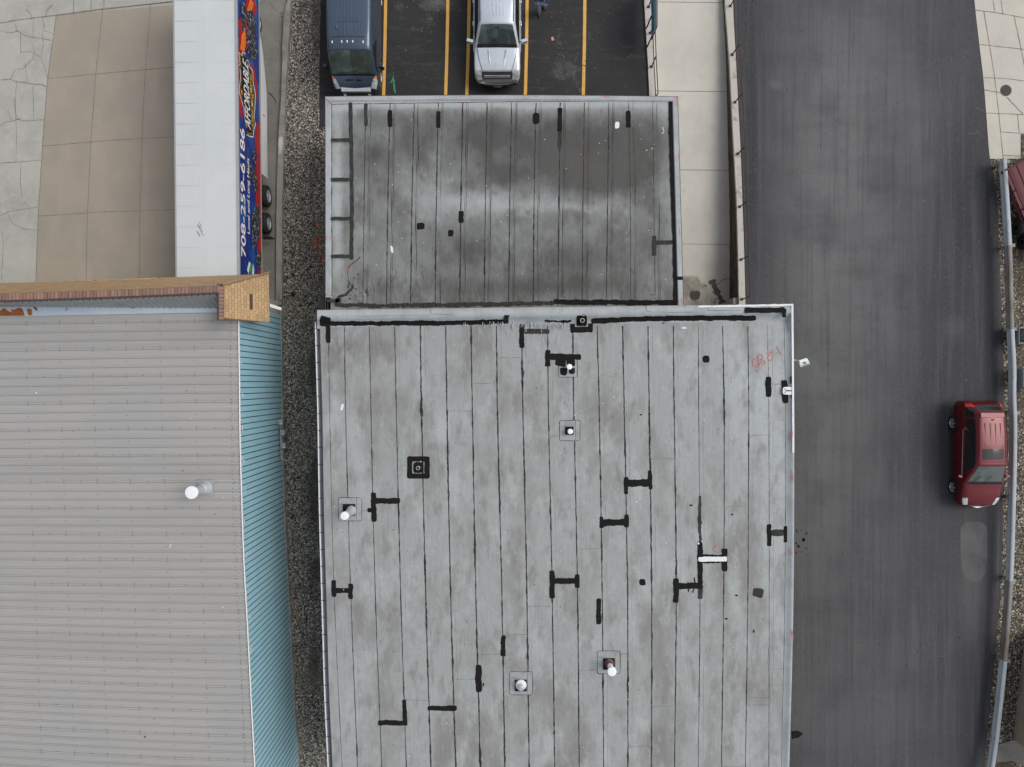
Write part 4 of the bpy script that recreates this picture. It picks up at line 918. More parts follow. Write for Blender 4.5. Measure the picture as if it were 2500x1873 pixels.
patch(big, 0, C1, [([(62, 140), (135, 160)], 50), ([(118, 180), (119, 240), (122, 312)], 28), ([(62, 170), (130, 172)], 44)], dz=.02, zf=parz)
patch(big, 0, C2, [([(0, 158), (60, 156), (120, 160), (190, 160)], 14)], jit=.6, zf=parz)
patch(big, 0, C2, [([(330, 158), (560, 147), (920, 137), (1300, 136), (1500, 137)], 33)], zf=parz)
patch(big, 4.965, C2, [([(1418, 82), (1560, 80), (1705, 77)], 34), ([(1700, 70), (1700, 132)], 28)])
patch(big, 4.93, C1, [([(1385, 98), (1387, 155)], 34)], jit=.3, dz=.01)
patch(big, 4.88, C1, [([(865, 120), (900, 130), (940, 120)], 12)], m='tar_worn', jit=.5)
patch(big, pz, C1, [([(1495, 175), (1494, 260), (1495, 348)], 33)])
patch(big, pz, C1, [([(1512, 229), (1690, 230)], 34)], m='tar_worn')
patch(big, pz, C2, [([(20, 362), (22, 480)], 35), ([(30, 412), (258, 414)], 40), ([(75, 450), (150, 460)], 44), ([(155, 455), (215, 450)], 46)])
patch(big, pz, C2, [([(108, 512), (160, 512)], 50)], jit=.2); patch(big, pz, C2, [([(170, 512), (215, 512)], 48)], jit=.2)
patch(big, pz, C2, [([(182, 218), (340, 218)], 36), ([(197, 165), (197, 235)], 30), ([(325, 165), (325, 235)], 30)])
patch(big, 0, C2, [([(225, 155), (300, 155)], 78)], jit=.1, dz=.03, zf=parz)
patch(big, pz, C1, [([(698, 1120), (698, 1272)], 34), ([(822, 1120), (822, 1272)], 34), ([(683, 1136), (838, 1136)], 34), ([(683, 1257), (838, 1257)], 34)], jit=.06)
patch(big, pz, C1, [([(724, 1197), (796, 1197)], 74)], jit=.12)
patch(big, pz, C1, [([(440, 1374), (446, 1582)], 36), ([(450, 1433), (630, 1432)], 38), ([(398, 1500), (436, 1500)], 28)])
patch(big, pz, C2, [([(1146, 402), (1146, 452)], 40)]); patch(big, pz, C2, [([(1588, 552), (1587, 620), (1591, 696)], 38)])
patch(big, pz, C2, [([(1700, 577), (1706, 660), (1711, 740)], 37)], dz=.03)
patch(big, pz + .1, C2, [([(1748, 550), (1749, 602)], 11)]); patch(big, pz + .1, C2, [([(1752, 678), (1753, 708)], 10)])
patch(big, pz + .09, C2, [([(1768, 636), (1702, 636), (1700, 668), (1768, 668)], 21)], m='white_coat', name='sealant_patch', dz=.03, jit=.06)
patch(big, pz, C2, [([(576, 1264), (577, 1386)], 28), ([(745, 1218), (752, 1352)], 27), ([(576, 1308), (755, 1308)], 48)])
patch(big, pz, C2, [([(402, 1546), (402, 1628)], 26), ([(580, 1530), (581, 1622)], 30), ([(400, 1590), (580, 1583)], 44)])
patch(big, pz, C4, [([(1457, 80), (1458, 222)], 27), ([(1565, 92), (1566, 198)], 26)]); patch(big, pz, C4, [([(1470, 137), (1553, 134)], 38)], m='tar_worn')
patch(big, pz, C4, [([(1008, -105), (1006, 60), (1009, 195)], 18)], m='tar_worn', jit=.3)
patch(big, pz, C4, [([(1008, 195), (1009, 330), (1010, 500)], 32), ([(1012, 305), (1168, 305)], 48), ([(1168, 238), (1168, 386)], 34)], dz=.011)
patch(big, pz, C4, [([(1009, 490), (1010, 566)], 28)], m='tar_worn')
patch(big, pz, C4, [([(998, 308), (1090, 306), (1184, 306)], 27)], m='white_coat', name='sealant_patch', dz=.018, jit=.1)
patch(big, pz, C4, [([(852, 432), (850, 590)], 32), ([(852, 482), (1000, 478)], 38), ([(930, 455), (935, 520)], 7), ([(970, 425), (978, 470), (960, 525)], 7)])
patch(big, pz, C4, [([(47, 380), (48, 562)], 31), ([(210, 405), (211, 494)], 27), ([(47, 450), (210, 450)], 34)])
patch(big, pz, C4, [([(352, 562), (350, 730)], 28)]); patch(big, pz, C4, [([(635, 436), (635, 477)], 36)])
patch(big, pz, C4, [([(1352, 520), (1420, 530)], 56)], m='tar_worn', jit=.08)
patch(big, pz, C3, [([(145, 443), (147, 552)], 30), ([(255, 466), (255, 566)], 28), ([(145, 510), (255, 510)], 32)])
patch(big, pz, C3, [([(1247, 802), (1247, 938)], 29)], jit=.2); patch(big, pz, C3, [([(1086, 994), (1088, 1171)], 36)])
patch(big, pz, C3, [([(603, 1220), (606, 1300), (612, 1388)], 26), ([(433, 1370), (622, 1370)], 31)]); patch(big, pz, C3, [([(755, 1275), (945, 1275)], 30)])
# white drips and scraped paint below the parapet
mb = MB(); rn = random.Random(11)
for k in range(70):
    x = rn.choice((rn.gauss(1290, 45), rn.uniform(1130, 1400))); y = 789 + rn.uniform(-5, 3); stroke(mb, [(x, y), (x + rn.uniform(-1, 1), y + abs(rn.gauss(5, 6)) + 2)], rn.uniform(1, 2.6), 4.688 + k * .0001, jit=.5, step=2)
for k in range(26):
    x = rn.uniform(1160, 1390); y = 800 + rn.uniform(0, 8); stroke(mb, [(x, y), (x + rn.uniform(-2, 2), y + rn.uniform(15, 60))], rn.uniform(.8, 1.8), BZ + .0025 + k * .00005, jit=.6, step=3)
mb.build('paint_drip', M['membrane_edge'], big)
mb = MB()   # stray specks of tar and bits of debris
for k in range(150):
    x, y = rn.uniform(800, 1900), rn.uniform(820, 1860); mb.disc(P(x, y, BZ + .009), rn.uniform(.008, .022), 6, m=0 if rn.random() < .5 else 1)
for a, b in C4([(1245, 542), (1178, 694)]) + C2([(1038, 1465)]): mb.disc(P(a, b, BZ + .009), .06, 10, ry=.035)
for a, b in C4([(1358, 775)]) + C3([(1118, 1122)]): mb.disc(P(a, b, BZ + .009), .03, 8, ry=.07)
for a, b in C2([(683, 822), (843, 170), (1330, 1530)]): mb.disc(P(a, b, BZ + .009), .05, 7, ry=.03, jit=.3)
mb.disc(P(*C2([(990, 205)])[0], BZ + .009), .09, 9, ry=.04, m=1, jit=.3); mb.disc(P(*C2([(652, 1440)])[0], BZ + .009), .03, 8, m=1); mb.disc(P(*C4([(998, 205)])[0], BZ + .03), .04, 8, m=1)
stroke(mb, C1([(225, 745), (212, 790)]), 6, BZ + .009, m=1)
mb.build('debris', [M['tar'], M['white_coat']], big)
# red crayon writing
mb = MB()
def scr_(C, pts, w=1.7, z=BZ + .012): stroke(mb, C(pts), w, z, jit=.3, step=1)
scr_(C2, [(1645, 335), (1660, 362), (1682, 398)]); scr_(C2, [(1645, 380), (1652, 386)], 1.5)
scr_(C2, [(1622, 412), (1616, 430), (1600, 437), (1585, 428), (1583, 412), (1597, 396), (1616, 380), (1596, 376), (1572, 389)], z=BZ + .0125)
scr_(C2, [(1520, 400), (1510, 418), (1520, 432), (1540, 430), (1556, 442), (1566, 458), (1552, 466), (1536, 452), (1540, 430), (1550, 410), (1540, 396), (1522, 400)], z=BZ + .0135)
scr_(C2, [(1490, 425), (1476, 440), (1478, 466), (1496, 484), (1520, 480), (1528, 462), (1516, 440), (1500, 430), (1490, 425)], z=BZ + .014)
scr_(C2, [(1496, 498), (1508, 512), (1516, 524)], z=BZ + .0145)
scr_(C4, [(1090, 215), (1105, 208), (1110, 225), (1100, 240), (1090, 228), (1095, 250), (1108, 262), (1116, 250)], 1.3, z=BZ + .015)
mb.build('red_writing', M['spray_red'], big)
mb = MB()
for C, a, b in ((C4, (1602, 235), (1608, 285)), (C4, (1608, 770), (1612, 825)), (C2, (1763, 1215), (1764, 1310)), (C2, (980, 42), (1010, 48)), (C2, (1757, 930), (1756, 1000))):
    pz_ = BZ + .15 if a[0] > 1500 else 4.966
    stroke(mb, C([a, b]), 2, pz_, jit=.5, step=1.5)
mb.build('red_tick', M['spray_red'], big)
# vents with flashing pads
def pad(C, c, s, inner=None, dark=True):
    (x, y), = C([c]); h = s / 2 / SC[id(C)]; mb = MB(); r = h * .18
    pts = []
    for (sx_, sy_, a0) in ((1, 1, 0), (-1, 1, 90), (-1, -1, 180), (1, -1, 270)):
        for k in range(5): a = R(a0 + k * 22.5); pts.append((x + sx_ * (h - r) + r * math.cos(a), y + sy_ * (h - r) + r * math.sin(a)))
    mb.quad([P(a, b, BZ + .0055) for a, b in reversed(pts)], 0); stroke(mb, pts + [pts[0]], 1.2, BZ + .0065, m=1, jit=.5, step=2)
    stroke(mb, [(x + h * .55, y - h), (x + h * .55, y + h)], .8, BZ + .0068, m=1, jit=.6); stroke(mb, [(x - h, y - h * .45), (x - h * .3, y - h * .45)], .8, BZ + .0072, m=1, jit=.6)
    mb.build('flashing_pad', [M['pad'], M['seam']], big)

pad(C1, (275, 1493), 165); pad(C2, (178, 935), 145); pad(C2, (165, 490), 130); pad(C3, (1362, 1113), 150); pad(C4, (416, 977), 148)
for C, c, s in ((C1, (268, 1497), (88, 82)), (C2, (175, 936), (58, 58)), (C3, (1361, 1127), (76, 74)), (C4, (417, 988), (74, 74))):
    (x, y), = C([c]); a, b = s[0] / 2 / SC[id(C)], s[1] / 2 / SC[id(C)]; mb = MB(); w = P(x, y, BZ + .03); mb.box(w, (2 * a * 27.4 / F, 2 * b * 27.4 / F, .05)); mb.build('tarred_base', M['tar'], big, bevel=.01)
vent(big, 858, 1246.5, BZ + .05, 1.12, .13, .155, 'white capped vent pipe leaning out from the left of the grey roof', M['pipe_grey'], .155, M['pipe_white'])
vent(big, 1487, 1619, BZ + .05, .82, .10, .172, 'white capped vent pipe with a rusty collar', M['pipe_white'], .15, M['pipe_white'], collarm=M['rust_pipe'])
vent(big, 1272, 1672, BZ + .05, .30, .12, .115, 'short vent pipe with a small metal cap on a white collar', M['pipe_white'], .17, M['alloy'])
vent(big, 1391, 1052.5, BZ + .05, .28, .07, .105, 'short white capped vent pipe on a square tarred base', M['pipe_white'], None, M['pipe_white'])
vent(big, 1389, 896, BZ + .01, .28, .08, .108, 'short white capped vent pipe ringed by tar blots', M['pipe_white'], None, M['pipe_white'])
vent(big, 1021.3, 1142, BZ, .14, .072, .1, 'open pipe stub inside a tarred square', M['pipe_white'], cap=False)
vent(big, 1420, 784, BZ + .02, .28, .085, .1, 'open tarred pipe stub against the parapet', M['tar'], .15, cap=False)

# annex
ann = thing('low_annex', 'smaller flat roofed annex with dark stained membrane beside the parking lot', 'building', P(1230, 480, 0))
annL = YX((794.5, 237), (795, 480), (795, 725), (795, 770)); annR = YX((1654, 234), (1658, 380), (1663, 560), (1668, 742), (1669, 770))
def a_top(x): return 236.5 - 3.5 * math.sin(math.pi * min(1, max(0, (x - 795) / 860)))
Ab = [(1400, 375, 190, 80, .82), (1250, 320, 200, 45, .45), (1560, 400, 80, 70, .55), (1550, 310, 70, 40, .35), (1010, 330, 60, 60, .55), (900, 370, 50, 60, .55), (1230, 430, 50, 40, .7), (1450, 440, 90, 30, .7), (1170, 330, 60, 60, .4), (1600, 560, 60, 120, .25), (1150, 610, 60, 40, .55), (1350, 640, 90, 60, .5), (1300, 700, 300, 25, .6), (1000, 600, 60, 40, .2), (1480, 620, 80, 60, .4),
      (1190, 490, 90, 38, -.9), (1050, 490, 90, 50, -.7), (1330, 500, 100, 22, -.7), (1450, 505, 70, 18, -.5), (930, 330, 50, 30, -.4), (960, 620, 60, 60, -.4), (1620, 450, 25, 60, -.5), (822, 480, 20, 300, -1.2), (1230, 246, 900, 24, -1.7), (1650, 480, 22, 300, -.7), (1640, 280, 40, 25, -.4), (1370, 570, 60, 20, -.4), (1520, 520, 50, 30, -.4)]
mb = MB(); rows = []; at = []
for i in range(91):
    row, ar = [], []
    for j in range(121):
        u = j / 120; y0 = a_top(795 + 860 * u) + 12; y = y0 + (770 - y0) * i / 90; x = herm(annL, y) + 12 + (herm(annR, y) - 12 - herm(annL, y) - 12) * u
        row.append(P(x, y, AZ)); ar.append(dirt_shade_f(Ab, x, y) + .16 + .22 * (random.Random(int((x - 789 + (y - 240) * .014) / 59.5)).random() - .5))
    rows.append(row); at.append(ar)
mb.grid(rows, 0, at, smooth=False); mb.build('roof_membrane', M['membrane_low'], ann)
mb = MB()
for side in ('L', 'R', 'T'):
    rows = []
    for i in range(60):
        t = i / 59
        if side == 'T':
            x = 794.5 + (1654 - 794.5) * t; y = a_top(x); e = 14 if 0 < i < 59 else 14
            rows.append([P(x, y, AZ + .06) + Vector((0, 0, -.2)), P(x, y, AZ + .06), P(x, y + 9, AZ + .06), P(x, y + 14, AZ)])
        else:
            y = a_top(795) + 1 + (725 - 236) * t if side == 'L' else a_top(1654) + 1 + (762 - 234) * t
            c_ = annL if side == 'L' else annR; sg = 1 if side == 'L' else -1; x = herm(c_, y)
            rows.append([P(x, y, AZ + .062) + Vector((0, 0, -.2)), P(x, y, AZ + .062), P(x + sg * 11, y, AZ + .062), P(x + sg * 15, y, AZ + .0)])
    mb.grid(rows, 0, smooth=False)
mb.build('roof_edge', M['membrane_edge'], ann)
mb = MB()
for side in ('L', 'R', 'T'):
    pts = [(794.5 + (1654 - 794.5) * i / 40, a_top(794.5 + (1654 - 794.5) * i / 40) - .6) for i in range(41)] if side == 'T' else [(herm(annL if side == 'L' else annR, y) + (-.6 if side == 'L' else .6), y) for y in np.linspace(235, 760, 30)]
    stroke(mb, pts, 1.8, AZ + .045, jit=.1, rnd=False)
mb.build('drip_edge', M['drip_edge'], ann)
mb = MB(); mb.grid(wall_ring(annL, annR, 240, 770, AZ, -1.6), smooth=False); p0, p1 = P(797, 239, AZ), P(1652, 236, AZ); mb.quad([(p0.x, p0.y, AZ - .05), (p1.x, p1.y, AZ - .05), (p1.x, p1.y, -.02), (p0.x, p0.y, -.02)]); mb.build('wall', M['block_wall'], ann)
a5 = lambda v: 770 + v / 2.3785
tops = [292, 434, 574, 714, 856, 997, 1139, 1281, 1422, 1562, 1704, 1818, 1958]; mids = [283, 421, 561, 702, 845, 987, 1129, 1270, 1415, 1554, 1697, 1829, 1966]; bots = [276, 413, 553, 695, 838, 980, 1122, 1265, 1408, 1549, 1690, 1831, 1973]
mb = MB(); ml = MB()
for k in range(13):
    cv = [(254, a5(tops[k])), (493, a5(mids[k])), (737, a5(bots[k]))]; pts = [(herm(cv, y), y) for y in range(251, 752, 8)]; hv = [.8, 1, 1.1, 1.1, 1.1, 1, 1.1, 1, 1, .9, .9, .6, .5][k]
    stroke(mb, pts, 2.7 * hv, AZ + .002, jit=.35, seed=k * 1.7, rnd=False, step=3, wf=lambda s, k=k: max(.5, .7 + 1.0 * max(0, ns(s * .015, k * 3.1)) + .8 * max(0, ns(s * .05, k * 5.1) - .15)))
    for off in (9.5, 13):
        stroke(ml, [(x + off + .8 * ns(y * .02, k), y) for x, y in pts], 1.3, AZ + .0016, jit=.3, seed=k + off, rnd=False, step=6, wf=lambda s, k=k, off=off: max(.1, .5 + 1.5 * ns(s * .012, k * 1.9 + off)))
stroke(mb, C5([(95, 82), (600, 76), (1140, 68), (1700, 66), (2060, 70)]), 1.3, AZ + .0025, jit=.4); stroke(mb, C5([(95, 82), (94, 500), (97, 1190), (80, 1200)]), 1.3, AZ + .068, jit=.4); stroke(mb, C5([(60, 50), (95, 82)]), 1.2, AZ + .068, jit=.4)
mb.build('seam', M['seam'], ann); ml.build('lap_line', M['tar_worn'], ann)
pa = lambda s, **k: patch(ann, AZ, C5, s, **k)
pa([([(203, 72), (209, 400), (212, 700), (208, 985)], 21)], m='tar_worn')
for y, x0, x1 in ((290, 90, 200), (520, 90, 203), (747, 88, 206), (966, 90, 203)): patch(ann, AZ + .06, C5, [([(x0, y), (x1, y - 2)], 17)], m='tar_worn', dz=.012)
pa([([(292, 78), (292, 210)], 18)], m='tar_worn', jit=.15); pa([([(434, 116), (434, 214)], 26)]); pa([([(714, 123), (714, 220)], 24)]); pa([([(1262, 166), (1300, 166)], 60)], jit=.08)
pa([([(1421, 103), (1420, 240)], 24)]); pa([([(1420, 235), (1418, 345)], 22)], m='tar_worn'); pa([([(1817, 120), (1817, 218)], 24)]); pa([([(846, 702), (847, 772)], 26)]); pa([([(588, 791), (634, 791)], 36)], jit=.08); pa([([(785, 812), (785, 850)], 30)])
patch(ann, AZ + .0, C5, [([(2067, 58), (2068, 250), (2075, 500), (2083, 700), (2090, 900), (2096, 1238)], 27)], dz=.03, jit=.12)
pa([([(1967, 845), (1967, 963)], 24)], m='tar_worn'); pa([([(1980, 886), (2085, 886)], 22)], dz=.009, m='tar_worn'); patch(ann, AZ + .06, C5, [([(2090, 1093), (2134, 1093)], 18)], dz=.01)
pa([([(1385, 1226), (1500, 1232), (2130, 1236)], 26)], jit=.2, dz=.012); pa([([(130, 1250), (350, 1253), (900, 1246), (1390, 1236)], 22)], m='tar_worn', jit=.3)
pa([([(65, 1222), (140, 1222)], 18)], m='tar_worn', dz=.07); pa([([(135, 1205), (130, 1255)], 30)], m='tar_worn', dz=.07); pa([([(130, 1203), (180, 1188), (205, 1160)], 12)], m='tar_worn', jit=.4)
mb = MB(); stroke(mb, C5([(1740, 203), (1765, 205)]), 16, AZ + .008, jit=.1, step=1); mb.build('sealant_patch', M['white_coat'], ann)
mb = MB(); rn = random.Random(21)
for pts, w in (([(262, 968), (240, 990), (222, 1000), (200, 1020), (186, 1042), (188, 1080), (192, 1110), (210, 1140), (218, 1150)], 2.2), ([(218, 1125), (212, 1150), (196, 1180), (165, 1195)], 2.6), ([(292, 1150), (296, 1175), (305, 1190), (315, 1192)], 2.2), ([(225, 1215), (245, 1222), (275, 1234)], 2.2), ([(430, 1080), (440, 1110), (450, 1090)], 1.6), ([(330, 1120), (345, 1170)], 1.2), ([(1600, 1197), (1615, 1193)], 2), ([(1945, 1190), (1965, 1188)], 3), ([(975, 1190), (985, 1205)], 2)):
    stroke(mb, C5(pts), w, AZ + .0075, jit=.7, step=1.5)
for k in range(60):      # wrinkles running down the membrane
    x = rn.uniform(230, 720) if k < 40 else rn.uniform(720, 1900); y = rn.uniform(1000, 1210); stroke(mb, C5([(x, y), (x + rn.uniform(-4, 4), y + rn.uniform(10, 30)), (x + rn.uniform(-12, 12), y + rn.uniform(35, 60))]), rn.uniform(.4, .9), AZ + .007, jit=.6, step=2)
for k in range(70): mb.disc(P(rn.uniform(820, 1640), rn.uniform(260, 740), AZ + .0078), rn.uniform(.006, .018), 6)
for k in range(16): x, y = C5([(rn.gauss(210, 30), rn.gauss(1170, 40))])[0]; mb.disc(P(x, y, AZ + .0082), rn.uniform(.02, .05), 8, jit=.4, seed=k)
mb.build('membrane_split', M['wrinkle'], ann)
mb = MB()
for pts in ([(2015, 215), (2025, 240), (2012, 255)], [(1960, 335), (1950, 345)], [(1920, 355), (1928, 345)], [(1965, 318), (1970, 312)]): stroke(mb, C5(pts), 1.2, AZ + .0085, jit=.5, step=1)
for k in range(60): mb.disc(P(rn.uniform(820, 1640), rn.uniform(260, 740), AZ + .0078), rn.uniform(.008, .02), 6)
stroke(mb, C5([(440, 905), (448, 945)]), 7, AZ + .009, jit=.2)
mb.build('debris', M['white_coat'], ann)
mb = MB()
for pts in ([(70, 52), (70, 90), (85, 60)], [(420, 40), (430, 48), (450, 48)], [(835, 34), (850, 40), (868, 38)], [(1265, 30), (1280, 38), (1298, 36)], [(1672, 34), (1690, 40), (1710, 38)], [(2050, 36), (2095, 38), (2097, 90)], [(60, 450), (56, 480)], [(62, 845), (65, 870)], [(58, 1170), (62, 1195), (75, 1190)], [(2105, 365), (2112, 400)], [(2113, 800), (2118, 845)], [(2128, 1210), (2130, 1240)]):
    stroke(mb, C5(pts), 1.2, AZ + .07, jit=.5, step=1)
for pts in ([(160, 1025), (178, 1010), (180, 1040)], [(205, 1010), (210, 1050)]): stroke(mb, C5(pts), 1, AZ + .009, jit=.5, step=1)
mb.build('red_tick', M['spray_red'], ann)
# black box in place of the shade in the gap at the annex's lower left corner
mb = MB(); mb.box(P(790, 741, 3.6), (.2, .5, .5)); mb.build('gap_shade', M['rail_black'], ann)
# flood light on an arm, right wall of the large building
fl = thing('flood_light', 'white flood light with a teal lens on a short arm off the right wall', 'light', P(1940, 880, 4.2))
w = P(1962, 886, 4.2)
mb = MB(); mb.tube([P(1930, 879, 4.2), P(1953, 880, 4.2)], .02, 8); mb.build('arm', M['pipe_grey'], fl)
mb = MB(); mx = Matrix.Rotation(R(18), 3, 'Z') @ Matrix.Rotation(R(-22), 3, 'X')
mb.box(w, (.40, .26, .10), mat=mx); mb.build('housing', M['white_paint'], fl, bevel=.02)
mb = MB(); mb.box(w + mx @ Vector((-.02, .07, .07)), (.30, .12, .07), mat=mx); mb.build('back_box', M['pipe_white'], fl, bevel=.015)
mb = MB(); mb.lathe(w + mx @ Vector((.02, -.03, .055)), [(.05, 0), (.055, .02), (.03, .035), (0, .04)], 14); mb.build('lens', M['teal_plastic'], fl)
mb = MB(); mb.box(w + mx @ Vector((.01, -.115, .052)), (.32, .02, .006), mat=mx); mb.build('slot', M['rail_black'], fl)

# ------------------------------------------------------------------ vehicles
def catm(P0, P1, P2, P3, t):
    return .5 * ((2 * P1) + (-P0 + P2) * t + (2 * P0 - 5 * P1 + 4 * P2 - P3) * t * t + (-P0 + 3 * P1 - 3 * P2 + P3) * t ** 3)
def body_surface(st, su, sv, rule, smooth_v=True):
    """st: list of (y, [(x,z)...half ring from sill to centre]); returns dict part -> MB"""
    st = sorted(st, key=lambda s: s[0])
    n = len(st); nk = len(st[0][1])
    A = np.array([[[x, s[0], z] for x, z in s[1]] for s in st], float)
    U = []; uid = []
    for i in range(n - 1):
        for k in range(su):
            t = k / su; p = [A[max(i - 1, 0)], A[i], A[i + 1], A[min(i + 2, n - 1)]]
            r = catm(*p, t); lin = A[i] * (1 - t) + A[i + 1] * t; r = .5 * r + .5 * lin; r[:, 1] = lin[:, 1]; U.append(r); uid.append(i + t)
    U.append(A[-1]); uid.append(n - 1)
    rings = []; vid = None
    for r in U:
        out = []; vv = []
        for j in range(nk - 1):
            for k in range(sv):
                t = k / sv; a = r[max(j - 1, 0)]; b = r[j]; c = r[j + 1]; d_ = r[j + 2] if j + 2 < nk else np.array([-r[nk - 2][0], r[nk - 2][1], r[nk - 2][2]])
                q = catm(a, b, c, d_, t) * .6 + (b * (1 - t) + c * t) * .4; out.append(q); vv.append(j + t)
        out.append(r[-1]); vv.append(nk - 1)
        full = [Vector(q) for q in out] + [Vector((-q[0], q[1], q[2])) for q in reversed(out[:-1])]
        rings.append(full); vid = vv + [2 * (nk - 1) - v for v in reversed(vv[:-1])]
    parts = {}
    cache = {}
    for i in range(len(rings) - 1):
        for j in range(len(vid) - 1):
            u = (uid[i] + uid[i + 1]) / 2; v = (vid[j] + vid[j + 1]) / 2; side = 1 if v < nk - 1 else -1; vh = v if side > 0 else 2 * (nk - 1) - v
            c = (rings[i][j] + rings[i + 1][j + 1]) / 2
            key = rule(u, vh, side, c)
            if key is None: continue
            mb, mp = parts.setdefault(key, (MB(), {})); ids = []
            for (a, b) in ((i, j), (i, j + 1), (i + 1, j + 1), (i + 1, j)):
                if (a, b) not in mp: mp[(a, b)] = len(mb.v); mb.v.append(rings[a][b])
                ids.append(mp[(a, b)])
            mb.f.append(tuple(ids)); mb.m.append(0); mb.sm.append(True)
    return {k: v[0] for k, v in parts.items()}, rings
def wheel(parent, x, y, r, w, side, rimm, spokes=5, dual=False):
    t = MB(); c = Vector((x, y, r)); s = side
    t.lathe(c, [(r * .62, s * w * .48), (r * .80, s * w * .5), (r * .95, s * w * .42), (r, s * w * .25), (r, -s * w * .25), (r * .95, -s * w * .45), (r * .6, -s * w * .5)], 28, axis='X')
    o = t.build('wheel', M['tyre'], parent, local=True)
    t = MB(); t.lathe(c, [(r * .64, s * w * .47), (r * .60, s * w * .44), (r * .56, s * w * .30)], 24, axis='X')
    if spokes:
        for k in range(spokes):
            a = 2 * math.pi * k / spokes; m_ = Matrix.Rotation(a, 3, 'X'); t.box(c + Vector((s * w * .42, 0, 0)) + m_ @ Vector((0, 0, r * .34)), (.03, r * .20, r * .52), mat=m_)
    else: t.lathe(c, [(r * .56, s * w * .30), (r * .35, s * w * .28), (r * .22, s * w * .42), (0, s * w * .44)], 20, axis='X')
    t.lathe(c, [(r * .16, s * w * .3), (r * .16, s * w * .45), (0, s * w * .46)], 14, axis='X')
    ro = t.build('rim', rimm, o, local=True)
    if spokes:
        t = MB(); t.lathe(c, [(r * .57, s * w * .20), (0, s * w * .20)], 20, axis='X'); t.build('hub_well', M['hole'], o, local=True)
    return o
def put(parts, names, root):
    d_ = {}
    for k, mb in parts.items():
        nm, m_ = names[k]; d_[k] = mb.build(nm, m_, root, local=True)
    return d_
def ringf(w, z0, z1, z2, zb, xs, zs, xr, zr, xm, zm, zc):
    return [(w - .10, z0), (w - .015, z1), (w, z2), (w - .03, zb), (xs, zs), (xr, zr), (xm, zm), (0, zc)]

# --- dark blue delivery van
van = thing('delivery_van', 'dark blue high roof delivery van parked at the left end of the lot', 'van', (-6.86, 12.80, .014))
st = [(0.00, ringf(.62, .30, .38, .48, .56, .60, .60, .50, .62, .3, .62, .62)),
      (0.05, ringf(.80, .26, .38, .55, .70, .76, .78, .62, .80, .35, .81, .81)),
      (0.16, ringf(.92, .24, .40, .65, .90, .84, 1.0, .66, 1.03, .36, 1.04, 1.05)),
      (0.30, ringf(.99, .24, .42, .75, 1.05, .90, 1.17, .74, 1.20, .4, 1.22, 1.23)),
      (0.46, ringf(1.02, .24, .42, .80, 1.15, .95, 1.30, .82, 1.34, .42, 1.36, 1.37)),
      (0.60, ringf(1.02, .24, .42, .80, 1.22, .98, 1.40, .88, 1.47, .44, 1.51, 1.53)),
      (1.20, ringf(1.02, .24, .42, .80, 1.25, .965, 2.05, .83, 2.30, .43, 2.36, 2.37)),
      (1.36, ringf(1.02, .24, .42, .80, 1.25, .965, 2.15, .84, 2.40, .43, 2.46, 2.47)),
      (1.9, ringf(1.02, .24, .42, .80, 1.25, .965, 2.2, .86, 2.46, .43, 2.51, 2.52)),
      (2.5, ringf(1.02, .24, .42, .80, 1.25, .97, 2.2, .88, 2.47, .44, 2.52, 2.53)),
      (5.4, ringf(1.02, .24, .42, .80, 1.25, .97, 2.2, .88, 2.47, .44, 2.52, 2.53)),
      (5.5, ringf(1.0, .24, .42, .80, 1.25, .95, 2.18, .86, 2.42, .44, 2.48, 2.49))]
def vrule(u, v, s, c):
    for wy_ in (.95, 4.4):
        if v < 3 and math.hypot(c.y - wy_, c.z - .36) < .42 and c.z < .8: return None
    if u < 1.0: return 'bumper' if v < 4.2 else 'bumper'
    if u < 2.0: return 'bumper' if v < 5 else 'grille_frame'
    if u < 3.9 and v < 2.3: return 'bumper'
    if 2.0 <= u < 4.0 and 3.3 <= v < 5.1: return 'headlight' + ('L' if s > 0 else 'R')
    if 4.0 <= u < 4.7 and 3.9 <= v < 4.9: return 'amber' + ('L' if s > 0 else 'R')
    if 5.0 < u < 6.0 and v > 5.05: return 'windshield'
    if 4.6 < u < 5.0 and v > 4.3: return 'cowl'
    if 5.25 < u < 8.35 and 3.2 < v < 3.95: 
        if u > 7.2 and v > 3.2 + (8.5 - u) * .6: return 'body'
        return 'window' + ('L' if s > 0 else 'R')
    if v < 1: return 'bumper'
    return 'body'
parts, rings = body_surface(st, 8, 5, vrule)
D = put(parts, dict(body=('body', M['van_blue']), bumper=('bumper', M['van_trim']), grille_frame=('grille_frame', M['chrome']), headlightL=('headlight', M['headlamp']), headlightR=('headlight', M['headlamp']), amberL=('indicator', M['amber']), amberR=('indicator', M['amber']), windshield=('windshield', M['glass_green']), windowL=('side_window', M['glass_dark']), windowR=('side_window', M['glass_dark']), cowl=('cowl', M['rail_black'])), van)
mb = MB(); 
for (y_, z_) in ((-.012, .66),): mb.box((0, -.0, .70), (1.0, .20, .03), mat=Matrix.Rotation(R(40), 3, 'X')); 
mb.build('grille', M['hole'], van, local=True, bevel=.02)
mb = MB(); mb.box((0, .155, 1.035), (1.30, .24, .02), mat=Matrix.Rotation(R(38), 3, 'X')); mb.build('grille_panel', M['wing_white'], van, local=True, bevel=.008)
mb = MB(); mx = Matrix.Rotation(R(40), 3, 'X'); mb.box(Vector((0, -.008, .695)), (1.22, .30, .025), mat=mx); mb.build('grille_frame', M['pipe_grey'], van, local=True, bevel=.01)
mb = MB()
for x_ in (-.06, .2): mb.box((x_ * 1.6 - .12, .40, 1.335), (.34 if x_ < 0 else .24, .06, .008), mat=Matrix.Rotation(R(40), 3, 'X'))
mb.build('hood_vent', M['rail_black'], van, local=True)
mb = MB()      # pressed roof ribs
